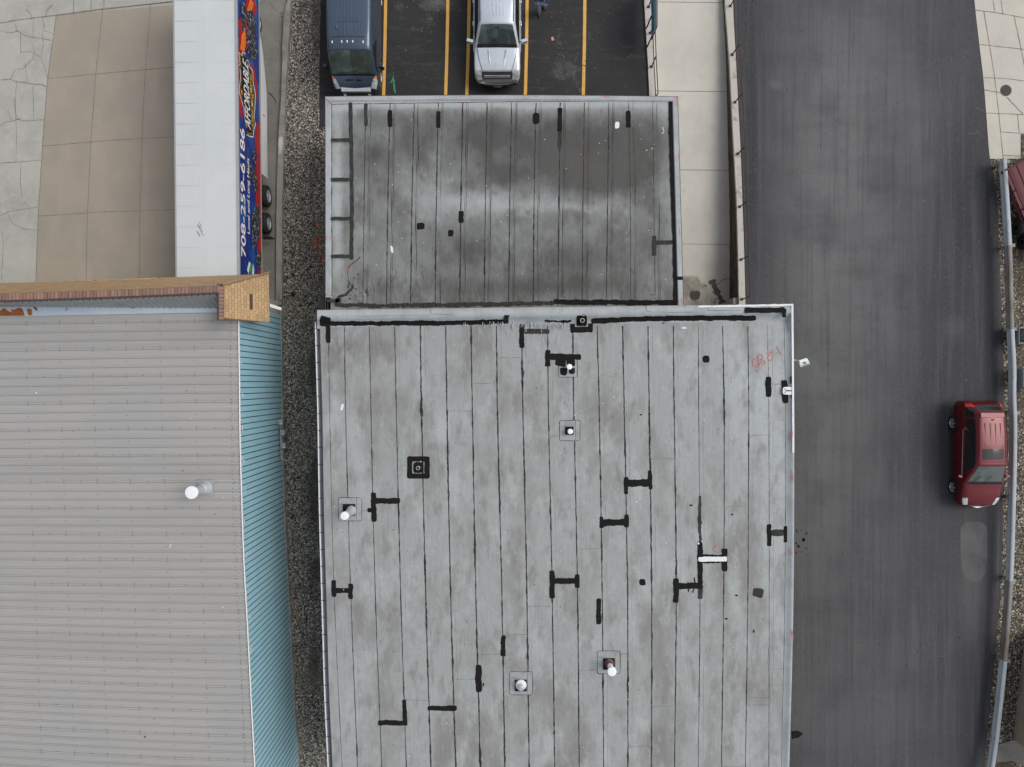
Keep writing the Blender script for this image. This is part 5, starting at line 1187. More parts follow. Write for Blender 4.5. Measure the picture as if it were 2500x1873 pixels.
for k in range(11):
    x_ = -.75 + k * .15; y0 = 2.35 if 3 <= k <= 7 else 2.0
    if 3 <= k <= 7: mb.box((x_, 2.05, 2.525), (.022, .5, .02))
    mb.box((x_, y0 + 1.5, 2.53 - .05 * (abs(x_) / .75) ** 2 + (0 if 3 <= k <= 7 else 0)), (.022, 2.9, .024))
mb.build('roof_rib', M['van_blue'], van, local=True, bevel=.006)
mb = MB(); mb.box((0, 1.72, 2.515), (1.4, .012, .012)); mb.box((0, 2.33, 2.525), (.85, .012, .012)); mb.build('roof_joint', M['van_trim'], van, local=True)
for x_ in (-.68, -.27, -.04, .19, .62):
    mb = MB(); mb.box((x_, 1.52, 2.475 - .05 * (x_ / .7) ** 2 + .02), (.05, .11, .035)); mb.build('marker_lamp', M['marker'], van, local=True, bevel=.012)
mb = MB(); mb.box((-.48, 2.12, 2.53), (.07, .16, .06)); mb.build('antenna', M['van_blue'], van, local=True, bevel=.02)
mb = MB(); mb.box((-.22, 1.08, 1.97), (.9, .5, .006), mat=Matrix.Rotation(R(60), 3, 'X')) ; 
mb = MB(); mb.quad([(.08, .985, 1.69), (.73, .985, 1.665), (.66, 1.30, 2.21), (.08, 1.31, 2.27)]); 
for s_ in (-1, 1):
    mb = MB(); mb.tube([(s_ * .98, .98, 1.35), (s_ * 1.17, .92, 1.33)], .035, 8); mb.box((s_ * 1.22, .93, 1.42), (.16, .13, .36)); o = mb.build('side_mirror', M['van_trim'], van, local=True, bevel=.025)
    mb = MB(); mb.box((s_ * 1.30, .93, 1.50), (.02, .10, .10)); mb.build('mirror_lamp', M['chrome'], o, local=True, bevel=.008)
    mb = MB(); mb.box((s_ * 1.025, 3.0, .62), (.02, 3.0, .10)); mb.build('side_moulding', M['van_trim'], van, local=True)
    mb = MB(); mb.box((s_ * 1.0, 1.62, 1.12), (.05, .16, .04)); mb.build('door_handle', M['rail_black'], van, local=True)
for sx_ in (-1, 1):
    for y_ in (.95, 4.4): wheel(van, sx_ * .88, y_, .36, .24, sx_, M['rim_steel'], 0)
mb = MB(); mb.tube([(.1, .66, 1.62), (.45, .62, 1.55), (.78, .63, 1.52)], .012, 6); mb.tube([(-.7, .66, 1.56), (-.35, .62, 1.56), (.0, .64, 1.6)], .012, 6); mb.build('wiper', M['rail_black'], van, local=True)
mb = MB(); mb.box((.0, 3.0, .55), (1.7, 4.6, .4)); mb.build('underbody', M['hole'], van, local=True)

# --- silver pickup
pk = thing('pickup_truck', 'silver pickup truck parked nose to the building between yellow lines', 'pickup', (-.655, 13.35, .014))
st = [(0.00, ringf(.70, .42, .48, .54, .58, .62, .60, .55, .60, .3, .60, .60)),
      (0.06, ringf(.86, .36, .48, .60, .68, .80, .70, .70, .71, .4, .71, .71)),
      (0.16, ringf(.94, .34, .48, .66, .78, .84, .80, .66, .80, .4, .81, .81)),
      (0.26, ringf(.99, .34, .48, .72, .92, .88, .96, .68, .96, .4, .97, .97)),
      (0.40, ringf(1.01, .34, .50, .78, 1.02, .90, 1.07, .68, 1.08, .4, 1.10, 1.10)),
      (0.60, ringf(1.025, .34, .50, .80, 1.05, .93, 1.10, .72, 1.125, .4, 1.15, 1.16)),
      (1.25, ringf(1.03, .34, .50, .80, 1.08, .955, 1.14, .82, 1.19, .42, 1.225, 1.235)),
      (1.36, ringf(1.03, .34, .50, .80, 1.09, .96, 1.16, .88, 1.22, .45, 1.25, 1.26)),
      (2.02, ringf(1.03, .34, .50, .80, 1.12, .83, 1.66, .68, 1.82, .36, 1.87, 1.88)),
      (2.2, ringf(1.03, .34, .50, .80, 1.12, .80, 1.70, .67, 1.87, .36, 1.92, 1.93)),
      (2.9, ringf(1.03, .34, .50, .80, 1.12, .80, 1.72, .68, 1.90, .36, 1.94, 1.95)),
      (3.85, ringf(1.03, .34, .50, .80, 1.12, .80, 1.70, .66, 1.87, .36, 1.91, 1.92)),
      (4.15, ringf(1.03, .34, .50, .80, 1.14, .92, 1.25, .70, 1.30, .36, 1.32, 1.32)),
      (4.25, ringf(1.03, .34, .50, .80, 1.14, 1.0, 1.22, .93, .75, .4, .72, .72)),
      (5.75, ringf(1.03, .34, .50, .80, 1.14, 1.0, 1.22, .93, .75, .4, .72, .72)),
      (5.82, ringf(1.0, .34, .50, .80, 1.12, .98, 1.20, .9, 1.18, .4, 1.18, 1.18))]
def prule(u, v, s, c):
    for wy_ in (.95, 4.75):
        if v < 3 and math.hypot(c.y - wy_, c.z - .42) < .50 and c.z < .92: return None
    if u < 1.6: return 'bumper'
    if 1.6 <= u < 3.6 and v >= 5.0: return 'grille'
    if 2.3 <= u < 3.9 and 3.1 < v < 5.0: return 'headlight' + ('L' if s > 0 else 'R')
    if 7.15 < u < 8.0 and v > 5.05: return 'windshield'
    if 6.6 < u <= 7.15 and v > 5.0: return 'cowl'
    if 7.25 < u < 11.6 and 3.2 < v < 4.0: return 'window' + ('L' if s > 0 else 'R')
    if 11.15 < u < 11.9 and v > 5.1: return 'rear'
    return 'body'
parts, rings = body_surface(st, 8, 5, prule)
put(parts, dict(body=('body', M['silver']), bumper=('bumper', M['chrome']), grille=('grille', M['dark_chrome']), headlightL=('headlight', M['headlamp']), headlightR=('headlight', M['headlamp']), windshield=('windshield', M['glass_screen']), windowL=('side_window', M['glass_dark']), windowR=('side_window', M['glass_dark']), cowl=('cowl', M['rail_black']), rear=('rear_window', M['glass_dark'])), pk)
mb = MB()
for z_, y_ in ((.86, .19), (.92, .225)): mb.box((0, y_, z_), (1.15, .02, .02))
mb.build('grille_bar', M['chrome'], pk, local=True)
mb = MB(); mb.tube([(-.80, .03, .66), (-.5, -.035, .64), (0, -.055, .635), (.5, -.035, .64), (.80, .03, .66)], .045, 8); mb.tube([(-.9, .05, .46), (0, -.03, .44), (.9, .05, .46)], .05, 8); mb.build('bumper_lip', M['dark_chrome'], pk, local=True)
mb = MB(); mb.box((.02, -.09, .60), (.31, .015, .15), mat=Matrix.Rotation(R(-20), 3, 'X')); o = mb.build('licence_plate', M['pipe_grey'], pk, local=True)
mb = MB()
for k in range(6): mb.box((-.08 + k * .04, -.10, .605), (.022, .01, .055), mat=Matrix.Rotation(R(-20), 3, 'X'))
mb.build('plate_lettering', M['rail_black'], o, local=True)
mb = MB()
for k in range(7): x_ = -.45 + k * .15; mb.box((x_, 3.1, 1.955 - .05 * (x_ / .5) ** 2), (.022, 1.45, .018))
mb.build('roof_rib', M['silver'], pk, local=True, bevel=.005)
mb = MB()
for s_ in (-1, 1):
    mb.box((s_ * .715, 3.0, 1.87), (.03, 1.7, .015)); 
    mb.tube([(s_ * .875, 1.30, 1.20), (s_ * .80, .9, 1.165), (s_ * .70, .55, 1.135), (s_ * .64, .36, 1.095)], .010, 6)
mb.tube([(-.66, .335, 1.075), (0, .31, 1.095), (.66, .335, 1.075)], .010, 6)
mb.build('panel_gap', M['rail_black'], pk, local=True)
mb = MB()
for s_ in (-1, 1): mb.tube([(s_ * .38, 1.2, 1.225), (s_ * .33, .8, 1.175), (s_ * .28, .42, 1.105)], [.03, .035, .012], 8)
mb.build('hood_crease', M['silver'], pk, local=True)
for s_ in (-1, 1):
    mb = MB(); mb.tube([(s_ * .93, 1.66, 1.12), (s_ * 1.10, 1.60, 1.16)], .03, 8); mb.box((s_ * 1.19, 1.60, 1.20), (.26, .13, .22), mat=Matrix.Rotation(s_ * R(14), 3, 'Z')); o = mb.build('side_mirror', M['silver'], pk, local=True, bevel=.03)
    for y_ in (2.35, 3.35):
        mb = MB(); mb.tube([(s_ * 1.02, y_, 1.02), (s_ * 1.06, y_ + .04, 1.02), (s_ * 1.06, y_ + .2, 1.02), (s_ * 1.02, y_ + .24, 1.02)], .018, 8); mb.build('door_handle', M['chrome'], pk, local=True)
    mb = MB(); mb.box((s_ * 1.045, 2.7, .62), (.02, 2.6, .06)); mb.build('side_moulding', M['chrome'], pk, local=True)
for sx_ in (-1, 1):
    for y_ in (.95, 4.75): wheel(pk, sx_ * .90, y_, .42, .27, sx_, M['alloy'], 6)
mb = MB(); mb.tube([(.05, 1.36, 1.30), (.4, 1.34, 1.27), (.75, 1.38, 1.25)], .011, 6); mb.tube([(-.65, 1.38, 1.26), (-.3, 1.34, 1.28), (.0, 1.36, 1.3)], .011, 6); mb.build('wiper', M['rail_black'], pk, local=True)
mb = MB(); mb.box((0, 1.9, 1.82), (.2, .03, .06)); mb.build('mirror_mount', M['rail_black'], pk, local=True)
mb = MB(); mb.box((.0, 3.0, .60), (1.7, 5.0, .35)); mb.build('underbody', M['hole'], pk, local=True)

# --- red car
rc_ = thing('parked_car', 'dark red five door car parked on the driveway beside the guard rail', 'car', (20.70, -5.53, .012))
st = [(0.00, ringf(.45, .30, .36, .44, .50, .40, .53, .35, .54, .2, .55, .55)),
      (0.05, ringf(.62, .26, .36, .50, .60, .56, .64, .46, .66, .25, .67, .67)),
      (0.16, ringf(.78, .24, .38, .56, .70, .68, .77, .54, .80, .28, .82, .82)),
      (0.36, ringf(.88, .22, .40, .62, .80, .76, .88, .60, .92, .32, .94, .95)),
      (0.62, ringf(.91, .22, .40, .68, .86, .80, .95, .66, .99, .34, 1.01, 1.02)),
      (1.02, ringf(.92, .22, .40, .70, .93, .83, 1.02, .72, 1.06, .38, 1.08, 1.09)),
      (1.14, ringf(.92, .22, .40, .70, .95, .85, 1.05, .76, 1.10, .40, 1.13, 1.14)),
      (1.95, ringf(.92, .22, .40, .70, 1.0, .70, 1.50, .57, 1.60, .30, 1.63, 1.64)),
      (2.15, ringf(.92, .22, .40, .70, 1.0, .685, 1.54, .57, 1.64, .30, 1.67, 1.68)),
      (2.9, ringf(.92, .22, .40, .70, 1.02, .68, 1.56, .57, 1.66, .30, 1.69, 1.70)),
      (3.5, ringf(.92, .22, .40, .70, 1.05, .67, 1.54, .56, 1.64, .30, 1.67, 1.68)),
      (4.26, ringf(.91, .22, .40, .70, 1.08, .66, 1.44, .53, 1.57, .28, 1.60, 1.61)),
      (4.60, ringf(.87, .24, .40, .70, 1.02, .68, 1.20, .55, 1.26, .28, 1.28, 1.29)),
      (4.71, ringf(.80, .26, .40, .66, .90, .64, 1.0, .52, 1.04, .28, 1.05, 1.05)),
      (4.77, ringf(.68, .30, .40, .60, .70, .55, .72, .42, .72, .25, .72, .72))]
def crule(u, v, s, c):
    for wy_ in (.87, 3.75):
        if v < 3 and math.hypot(c.y - wy_, c.z - .34) < .40 and c.z < .76: return None
    sd = 'L' if s > 0 else 'R'
    if u < 1.4 and v > 5.3: return 'grille'
    if u < 1.0 and v < 4: return 'bumper'
    if 2.0 < u < 3.5 and 3.5 < v < 5.0: return 'headlight' + sd
    if 6.15 < u < 7.0 and v > 5.05: return 'windshield'
    if 5.8 < u <= 6.15 and v > 5: return 'cowl'
    if 6.55 < u < 10.6 and 3.25 < v < 3.95 and not (8.70 < u < 8.80):
        if u < 7 and v > 3.25 + (u - 6.5) * 1.5: return 'body'
        return 'window' + sd
    if 10.75 < u < 11.75 and 3.25 < v < 3.95: return 'quarter' + sd
    if 11.15 < u < 11.95 and v > 5.1: return 'rear'
    if 11.7 < u < 12.6 and 3.2 < v < 4.9: return 'tail' + sd
    if 8.15 < u < 8.75 and v > 5.45: return 'sunroof'
    if v < .8: return 'sill'
    return 'body'
parts, rings = body_surface(st, 8, 5, crule)
put(parts, dict(body=('body', M['red_paint']), bumper=('bumper', M['red_paint']), grille=('grille', M['dark_chrome']), headlightL=('headlight', M['headlamp']), headlightR=('headlight', M['headlamp']), windshield=('windshield', M['glass_green']), windowL=('side_window', M['glass_dark']), windowR=('side_window', M['glass_dark']), quarterL=('quarter_window', M['glass_dark']), quarterR=('quarter_window', M['glass_dark']), cowl=('cowl', M['rail_black']), rear=('rear_window', M['glass_dark']), tailL=('tail_light', M['red_lamp']), tailR=('tail_light', M['red_lamp']), sunroof=('sunroof', M['glass_dark']), sill=('sill', M['dark_chrome'])), rc_)
for s_ in (-1, 1):
    mb = MB(); mb.tube([(s_ * .905, 1.42, .985), (s_ * .91, 2.4, 1.03), (s_ * .905, 3.48, 1.07), (s_ * .86, 3.60, 1.13), (s_ * .77, 3.40, 1.36)], .008, 6); mb.build('window_trim', M['chrome'], rc_, local=True)
    mb = MB(); mb.tube([(s_ * .60, 2.3, 1.66), (s_ * .61, 2.4, 1.70), (s_ * .60, 3.2, 1.71), (s_ * .585, 3.95, 1.67), (s_ * .58, 4.02, 1.64)], .018, 8); mb.build('roof_rail', M['rail_black'], rc_, local=True)
    mb = MB(); mb.tube([(s_ * .88, 1.50, 1.0), (s_ * .98, 1.47, 1.03)], .025, 8); mb.box((s_ * 1.04, 1.46, 1.05), (.18, .11, .13), mat=Matrix.Rotation(s_ * R(12), 3, 'Z')); mb.build('side_mirror', M['red_paint'], rc_, local=True, bevel=.03)
    for y_ in (2.2, 3.2):
        mb = MB(); mb.tube([(s_ * .90, y_, .86), (s_ * .935, y_ + .03, .86), (s_ * .935, y_ + .16, .86), (s_ * .90, y_ + .19, .86)], .014, 8); mb.build('door_handle', M['red_paint'], rc_, local=True)
    mb = MB()
    for y_ in (1.42, 2.44, 3.45): mb.tube([(s_ * .905, y_, .96), (s_ * .922, y_, .7), (s_ * .915, y_ + .01, .42)], .005, 6)
    mb.build('door_gap', M['rail_black'], rc_, local=True)
mb = MB()
for x_ in (-.33, -.11, .11, .33): mb.box((x_, 3.35, 1.695 - .03 * (x_ / .4) ** 2), (.02, .95, .014))
mb.build('roof_rib', M['red_paint'], rc_, local=True, bevel=.004)
mb = MB(); mb.tube([(-.46, .14, .78), (-.2, .06, .72), (0, .045, .70), (.2, .06, .72), (.46, .14, .78)], .014, 6); mb.tube([(-.4, .08, .66), (0, .0, .60), (.4, .08, .66)], .012, 6); mb.build('grille_bar', M['chrome'], rc_, local=True)
mb = MB(); mb.tube([(.0, 1.10, 1.18), (.05, 1.35, 1.33), (.12, 1.5, 1.42)], .011, 6); mb.tube([(-.55, 1.12, 1.15), (-.45, 1.3, 1.27), (-.35, 1.5, 1.40)], .011, 6); mb.build('wiper', M['rail_black'], rc_, local=True)
mb = MB(); mb.box((0, 4.17, 1.635), (1.02, .20, .03), mat=Matrix.Rotation(R(-3), 3, 'X')); mb.build('spoiler', M['red_paint'], rc_, local=True, bevel=.01)
mb = MB(); mb.tube([(0, 3.95, 1.68), (0, 4.02, 1.74)], [.03, .01], 8); mb.build('antenna', M['rail_black'], rc_, local=True)
for sx_ in (-1, 1):
    for y_ in (.87, 3.75): wheel(rc_, sx_ * .82, y_, .345, .225, sx_, M['alloy'], 5)
mb = MB(); mb.box((.0, 2.35, .50), (1.45, 3.9, .4)); mb.build('underbody', M['hole'], rc_, local=True)

# ------------------------------------------------------------------ box trailer with printed side
za, zb_ = 1.55, 4.1
A0, A1 = P(584.5, 684, zb_), P(576.5, -120, zb_); B0, B1 = P(434, 684, zb_), P(418, -120, zb_)
ang = math.atan2(A1.x - A0.x, A1.y - A0.y)
TR = thing('box_trailer', 'long white semi trailer with a red and blue printed side, parked in the yard', 'trailer', (A0.x, A0.y, 0), -ang)
LT = (A1 - A0).length; WT = 2.52
# local frame: x=0 is the printed side (faces +x), y along the length, z up
mb = MB(); nseg = 40
rows = [[(-WT, LT * i / nseg, zb_ - .02), (-WT + .06, LT * i / nseg, zb_ + .0), (-WT / 2, LT * i / nseg, zb_ + .02 + .002 * (i % 2)), (-.07, LT * i / nseg, zb_), ] for i in range(nseg + 1)]
mb.grid(rows, 0, smooth=False); rn = random.Random(12)
for i in range(16):
    y_ = LT * (i + .6) / 16; mb.quad([(-WT + .08, y_, zb_ + .024), (-.09, y_, zb_ + .009), (-.09, y_ + .012, zb_ + .009), (-WT + .08, y_ + .012, zb_ + .024)], 1)
for k in range(36): mb.disc((-rn.uniform(.15, WT - .15), rn.uniform(.3, LT - .3), zb_ + .027), rn.uniform(.008, .022), 6, m=1)
mb.build('roof', [M['trailer_roof'], M['trailer_seam']], TR, local=True)
mb = MB(); mb.box((-.04, LT / 2, zb_ + .004), (.08, LT, .035)); mb.box((-WT + .03, LT / 2, zb_ - .0), (.06, LT, .03)); mb.box((.004, LT / 2, zb_ - .05), (.016, LT, .10)); mb.box((.006, LT / 2, za + .04), (.02, LT, .10)); mb.build('edge_rail', M['trim_grey'], TR, local=True)
mb = MB()
for i in range(int(LT / .12)): mb.disc((-.05, .06 + i * .12, zb_ + .023), .012, 6); mb.disc((-WT + .035, .06 + i * .12, zb_ + .018), .012, 6)
mb.build('rivet', M['unit_grey'], TR, local=True)
mb = MB()
for (a, b) in (((-WT, 0), (-WT, LT)), ((-WT, 0), (0, 0)), ((-WT, LT), (0, LT))): mb.quad([(a[0], a[1], za), (b[0], b[1], za), (b[0], b[1], zb_ - .02), (a[0], a[1], zb_ - .02)])
mb.quad([(-WT, 0, za), (0, 0, za), (0, LT, za), (-WT, LT, za)]); mb.build('box_wall', M['white_paint'], TR, local=True)
mb = MB(); mb.quad([(0, 0, za), (0, LT, za), (0, LT, zb_ - .02), (0, 0, zb_ - .02)]); side = mb.build('printed_side', M['wrap_blue'], TR, local=True)
def ty(py, z): return (936.5 - py) * (H - z) / F - A0.y          # photograph row -> distance along the trailer
def tz(px, py):
    s = (px - 1250) / F; x_ = A0.x + (A1.x - A0.x) * (A0.y - 0) * 0
    yy_ = (936.5 - py) * 29 / F; xx = A0.x + (yy_ - A0.y) * (A1.x - A0.x) / (A1.y - A0.y); return H - xx / s
def SP(px, py, d_=0):
    z = tz(px, py); return Vector((.004 + d_, ty(py, z), z))
CT = crop(560, 0, 2.366)
LIM = (za + .02, zb_ - .11)
def decal(pts, m, d_, name='print', C=CT):
    mb = MB(); q = [SP(*p, d_) for p in (C(pts) if C else pts)]
    for v in q: v.z = min(max(v.z, LIM[0]), LIM[1])
    mb.quad(q); return mb.build(name, M[m], side, local=True)
decal([(178, 690), (150, 730), (145, 830), (160, 900), (150, 980), (160, 1060), (150, 1150), (165, 1300), (160, 1400), (165, 1585), (215, 1600), (205, 1200), (195, 800)], 'wrap_red', .003)
decal([(45, 400), (50, 300), (55, 200), (48, 120), (80, 90), (100, -10), (140, -20), (160, 60), (130, 120), (110, 160), (120, 260), (80, 300), (60, 360)], 'wrap_red', .003)
decal([(42, 370), (75, 330), (95, 420), (70, 560), (75, 700), (48, 640)], 'wrap_red', .004)
decal([(60, 285), (70, 200), (90, 170), (95, 250), (85, 300)], 'wrap_flame', .005); decal([(100, 60), (120, -10), (140, 20), (125, 80)], 'wrap_flame', .005)
decal([(115, 350), (145, 400), (165, 520), (160, 620), (150, 500), (130, 420)], 'wrap_red', .004)
decal([(95, 75), (130, 55), (150, 120), (145, 200), (160, 290), (150, 350), (110, 330), (95, 230), (100, 150)], 'wrap_machine', .006)
decal([(62, 20), (85, 10), (100, 60), (88, 180), (66, 180), (70, 100)], 'wrap_machine', .006)
decal([(128, 870), (152, 880), (156, 930), (146, 960), (135, 920)], 'wrap_machine', .007); decal([(105, 960), (130, 940), (160, 1040), (165, 1100), (145, 1110), (125, 1020), (108, 1060)], 'wrap_machine', .007)
decal([(130, 1230), (165, 1170), (180, 1270), (170, 1380), (135, 1440), (128, 1330)], 'wrap_machine', .007); decal([(150, 1480), (185, 1450), (200, 1560), (165, 1560)], 'wrap_machine', .007)
decal([(100, 1560), (112, 1510), (120, 1520), (110, 1585)], 'wrap_white', .008); decal([(112, 1560), (122, 1515), (130, 1530), (124, 1590)], 'wrap_green', .008); decal([(128, 1590), (135, 1520), (142, 1560), (140, 1590)], 'wrap_white', .008)
bad = [(52, 300), (70, 318), (72, 298), (92, 310), (95, 345), (108, 350), (118, 385), (135, 410), (138, 480), (150, 540), (148, 620), (142, 690), (152, 715), (140, 760), (138, 795), (110, 790), (108, 780), (98, 785), (100, 745), (88, 700), (78, 620), (55, 540), (52, 520), (62, 440), (58, 395), (48, 380), (58, 370)]
def shrink(pts, k):
    cx = sum(p[0] for p in pts) / len(pts); cy = sum(p[1] for p in pts) / len(pts); return [(cx + (a - cx) * k, cy + (b - cy) * (1 - (1 - k) * .4)) for a, b in pts]
decal(bad, 'wrap_white', .009, 'badge'); decal(shrink(bad, .93), 'wrap_black', .011, 'badge'); decal(shrink(bad, .82), 'wrap_gold', .012, 'badge'); decal(shrink(bad, .79), 'wrap_black', .013, 'badge')
def text_mesh(body, size, y0, z0, m, d_, name='lettering', rot=0, sx=1, bold=0, shear=0, parent=None, width=None, outline=None):
    cu = bpy.data.curves.new('lettering', 'FONT'); cu.body = body; cu.size = size; cu.offset = 0; cu.shear = shear; cu.align_y = 'CENTER'; cu.align_x = 'CENTER'
    tmp = bpy.data.objects.new('t', cu); COL.objects.link(tmp); bpy.context.view_layer.update()
    me = bpy.data.meshes.new_from_object(tmp.evaluated_get(bpy.context.evaluated_depsgraph_get())); bpy.data.objects.remove(tmp)
    xs_ = [v.co.x for v in me.vertices]; k = (width / (max(xs_) - min(xs_))) if width else sx
    ca, sa = math.cos(rot), math.sin(rot)
    if bold:      # heavier strokes: shifted copies of the same letters
        bm = bmesh.new(); bm.from_mesh(me); base = bm.verts[:] + bm.edges[:] + bm.faces[:]
        for q_ in range(1, 5):
            r_ = bmesh.ops.duplicate(bm, geom=base)
            for v in [g for g in r_['geom'] if isinstance(g, bmesh.types.BMVert)]: v.co.x += bold * (1, -1, 0, 0)[q_ - 1] / k; v.co.y += bold * (0, 0, .7, -.7)[q_ - 1]; v.co.z += q_ * .0002
        bm.to_mesh(me); bm.free()
    for v in me.vertices:
        a, b = v.co.x * k, v.co.y; v.co = (.004 + d_ + v.co.z, y0 + a * ca - b * sa, z0 + a * sa + b * ca)
    me.materials.clear(); me.materials.append(M[m]); o = bpy.data.objects.new(name, me); COL.objects.link(o); o.parent = parent or side; return o
def tmid(pa, pb): a, b = SP(*pa), SP(*pb); return (a.y + b.y) / 2, (a.z + b.z) / 2, abs(b.y - a.y)
yc, zc_, wd = tmid(CT([(92, 1490)])[0], CT([(66, 738)])[0])
text_mesh('708-259-6186', .66, yc, 3.66, 'wrap_red', .0145, bold=.028, width=wd + .05)
text_mesh('708-259-6186', .64, yc, 3.67, 'wrap_white', .016, bold=.018, width=wd)
yc, zc_, wd = tmid(CT([(112, 1352)])[0], CT([(94, 905)])[0])
text_mesh('Local and Long Hauls', .36, yc, 3.10, 'wrap_white', .0165, bold=.008, width=wd)
yc, zc_, wd = tmid(CT([(112, 752)])[0], CT([(76, 338)])[0])
text_mesh('AFFORDABLE', .86, yc, 3.14, 'wrap_white', .018, bold=.012, width=wd, rot=R(5), shear=.3)
yc, zc_, wd = tmid(CT([(122, 735)])[0], CT([(100, 390)])[0])
text_mesh('TOWING & RECOVERY INC', .36, yc, 2.62, 'wrap_gold', .0185, bold=.008, width=wd * .95, rot=R(5), shear=.2)
def star(px, py, r, m, d_):
    c0 = SP(*CT([(px, py)])[0], d_); mb = MB(); mb.quad([c0 + Vector((0, (r if k % 2 == 0 else r * .42) * math.sin(math.pi * k / 5), (r if k % 2 == 0 else r * .42) * math.cos(math.pi * k / 5))) for k in range(10)]); mb.build('star', M[m], side, local=True)
star(68, 532, .16, 'wrap_flame', .017); star(131, 555, .15, 'wrap_flame', .017); star(122, 520, .12, 'wrap_white', .017); star(130, 602, .12, 'wrap_white', .017)
# skirt, wheels, landing gear
y0s, y1s = ty(432, 1), ty(100, 1)
mb = MB(); rows = []
for i in range(30):
    t = i / 29; y_ = y0s + (y1s - y0s) * t; dip = min(1, (1 - t) * 2.6) ** .6; zb2 = za - .02 - .80 * dip
    rows.append([(.0, y_, za - .01), (.01, y_, za - .3 * dip), (.015, y_, (za + zb2) / 2), (.0, y_, zb2)])
mb.grid(rows, smooth=True); mb.build('side_skirt', M['skirt'], TR, local=True)
mb = MB(); mb.box((.012, ty(280, 1.3), 1.2), (.02, .05, .16)); mb.build('side_marker', M['red_lamp'], TR, local=True)
for py in (478, 545):
    for x_ in (-.05, -WT + .12): 
        w_ = wheel(TR, x_ - .13, ty(py, .5), .47, .28, 1 if x_ > -1 else -1, M['rim_steel'], 0)
mb = MB(); mb.box((-WT / 2, ty(510, .5), .95), (1.1, 3.0, .3)); mb.box((-WT / 2, LT / 2, 1.42), (1.0, LT - .5, .22)); mb.build('chassis', M['rail_black'], TR, local=True)
mb = MB(); mb.box((-.08, ty(580, .7), .62), (.5, .02, .6)); mb.build('mud_flap', M['rail_black'], TR, local=True)
wheel(TR, -.55, ty(52, .5), .47, .26, 1, M['rim_steel'], 0)
mb = MB(); mb.quad([(-1.75, 1.55, zb_ + .030), (-1.62, 1.45, zb_ + .030), (-1.42, 1.95, zb_ + .03), (-1.55, 2.05, zb_ + .03)][::-1]); mb.build('scuff', M['trim_grey'], TR, local=True)
for o in [x for x in TR.children if x.name.startswith('scuff')]: bpy.data.objects.remove(o)
mb = MB(); rn = random.Random(31)
c0 = Vector((-WT + .10 + (478 - 428) / 58., ty(555, 4.1), zb_ + .022))
for k in range(9):
    a = c0 + Vector((rn.uniform(-.12, .12), rn.uniform(-.2, .2), k * .0003)); mb.quad([a, a + Vector((.012, .03, 0)), a + Vector((.13, -.16, 0)), a + Vector((.11, -.19, 0))])
mb.build('scuff', M['metal_back'], TR, local=True)

# ------------------------------------------------------------------ smaller things
w = P(2456, 221, .0275)
mh = thing('manhole_cover', 'round iron manhole cover set in the pale sidewalk', 'manhole', w)
mb = MB(); mb.lathe(w, [(.26, -.01), (.26, .004), (.24, .006), (0, .006)], 28); mb.build('cover', M['cast_iron'], mh)
mb = MB()
for i in range(-4, 5):
    for j in range(-4, 5):
        if math.hypot(i, j) < 4.3: mb.box(w + Vector((i * .05, j * .05, .008)), (.03, .03, .004))
mb.build('tread', M['seam'], mh)
# gas meters
posm = [(699, 1028), (704, 1053), (706, 1084)]
gmo = []
for i, (x, y) in enumerate(posm):
    w = P(x, y, 0); t = thing('gas_meter', ['small grey gas meter nearest the front of the teal wall', 'grey gas meter in the middle of the three by the teal wall', 'grey gas meter farthest down the teal wall, below two others'][i], 'gas meter', w, group='gas meters along the teal wall')
    if i == 0:
        mb = MB(); mb.box(w + Vector((0, 0, .75)), (.20, .24, .26)); mb.build('body', M['meter_grey'], t, bevel=.03)
        mb = MB(); mb.lathe(w + Vector((.06, -.07, .86)), [(.05, 0), (.055, .05), (.03, .07), (0, .07)], 12); mb.build('regulator', M['pipe_grey'], t)
        mb = MB(); mb.tube([w + Vector((-.05, .08, 0)), w + Vector((-.05, .08, .65))], .022, 8); mb.tube([w + Vector((-.08, -.08, .7)), w + Vector((-.22, -.08, .7))], .02, 8); mb.build('pipe', M['meter_pipe'], t)
        gmo = [t]
    else:
        for ch in gmo[0].children:
            c_ = ch.copy(); COL.objects.link(c_); c_.parent = t
a = P(684, 1042, .8); b = P(687, 1122, .8); t = thing('gas_pipe', 'grey horizontal gas pipe fixed along the foot of the teal wall', 'pipe', Vector((a.x, a.y, 0)))
mb = MB(); mb.tube([a, a.lerp(b, .55), b, b + Vector((.25, -.02, 0)), b + Vector((.25, -.02, -.78))], .025, 8); mb.tube([a, a + Vector((.1, 0, 0)), a + Vector((.1, .45, .0)), a + Vector((.1, .45, -.78))], .018, 8); mb.build('pipe_run', M['meter_pipe'], t)
# drain pipe poking through the curb
w = P(692, 721, .3); t = thing('drain_pipe', 'dark drain pipe elbow sticking out beside the end of the curb', 'pipe', Vector((w.x, w.y, 0)))
mb = MB(); mb.tube([w, w + Vector((.35, .05, -.02))], .03, 8); mb.box(w + Vector((-.1, -.05, .05)), (.12, .28, .1)); mb.build('pipe_run', M['concrete_curb'], t)
mb = MB(); mb.tube([w + Vector((.38, .06, -.2)), w + Vector((.38, .06, -.0))], .08, 12); mb.build('pipe_end', M['hole'], t)
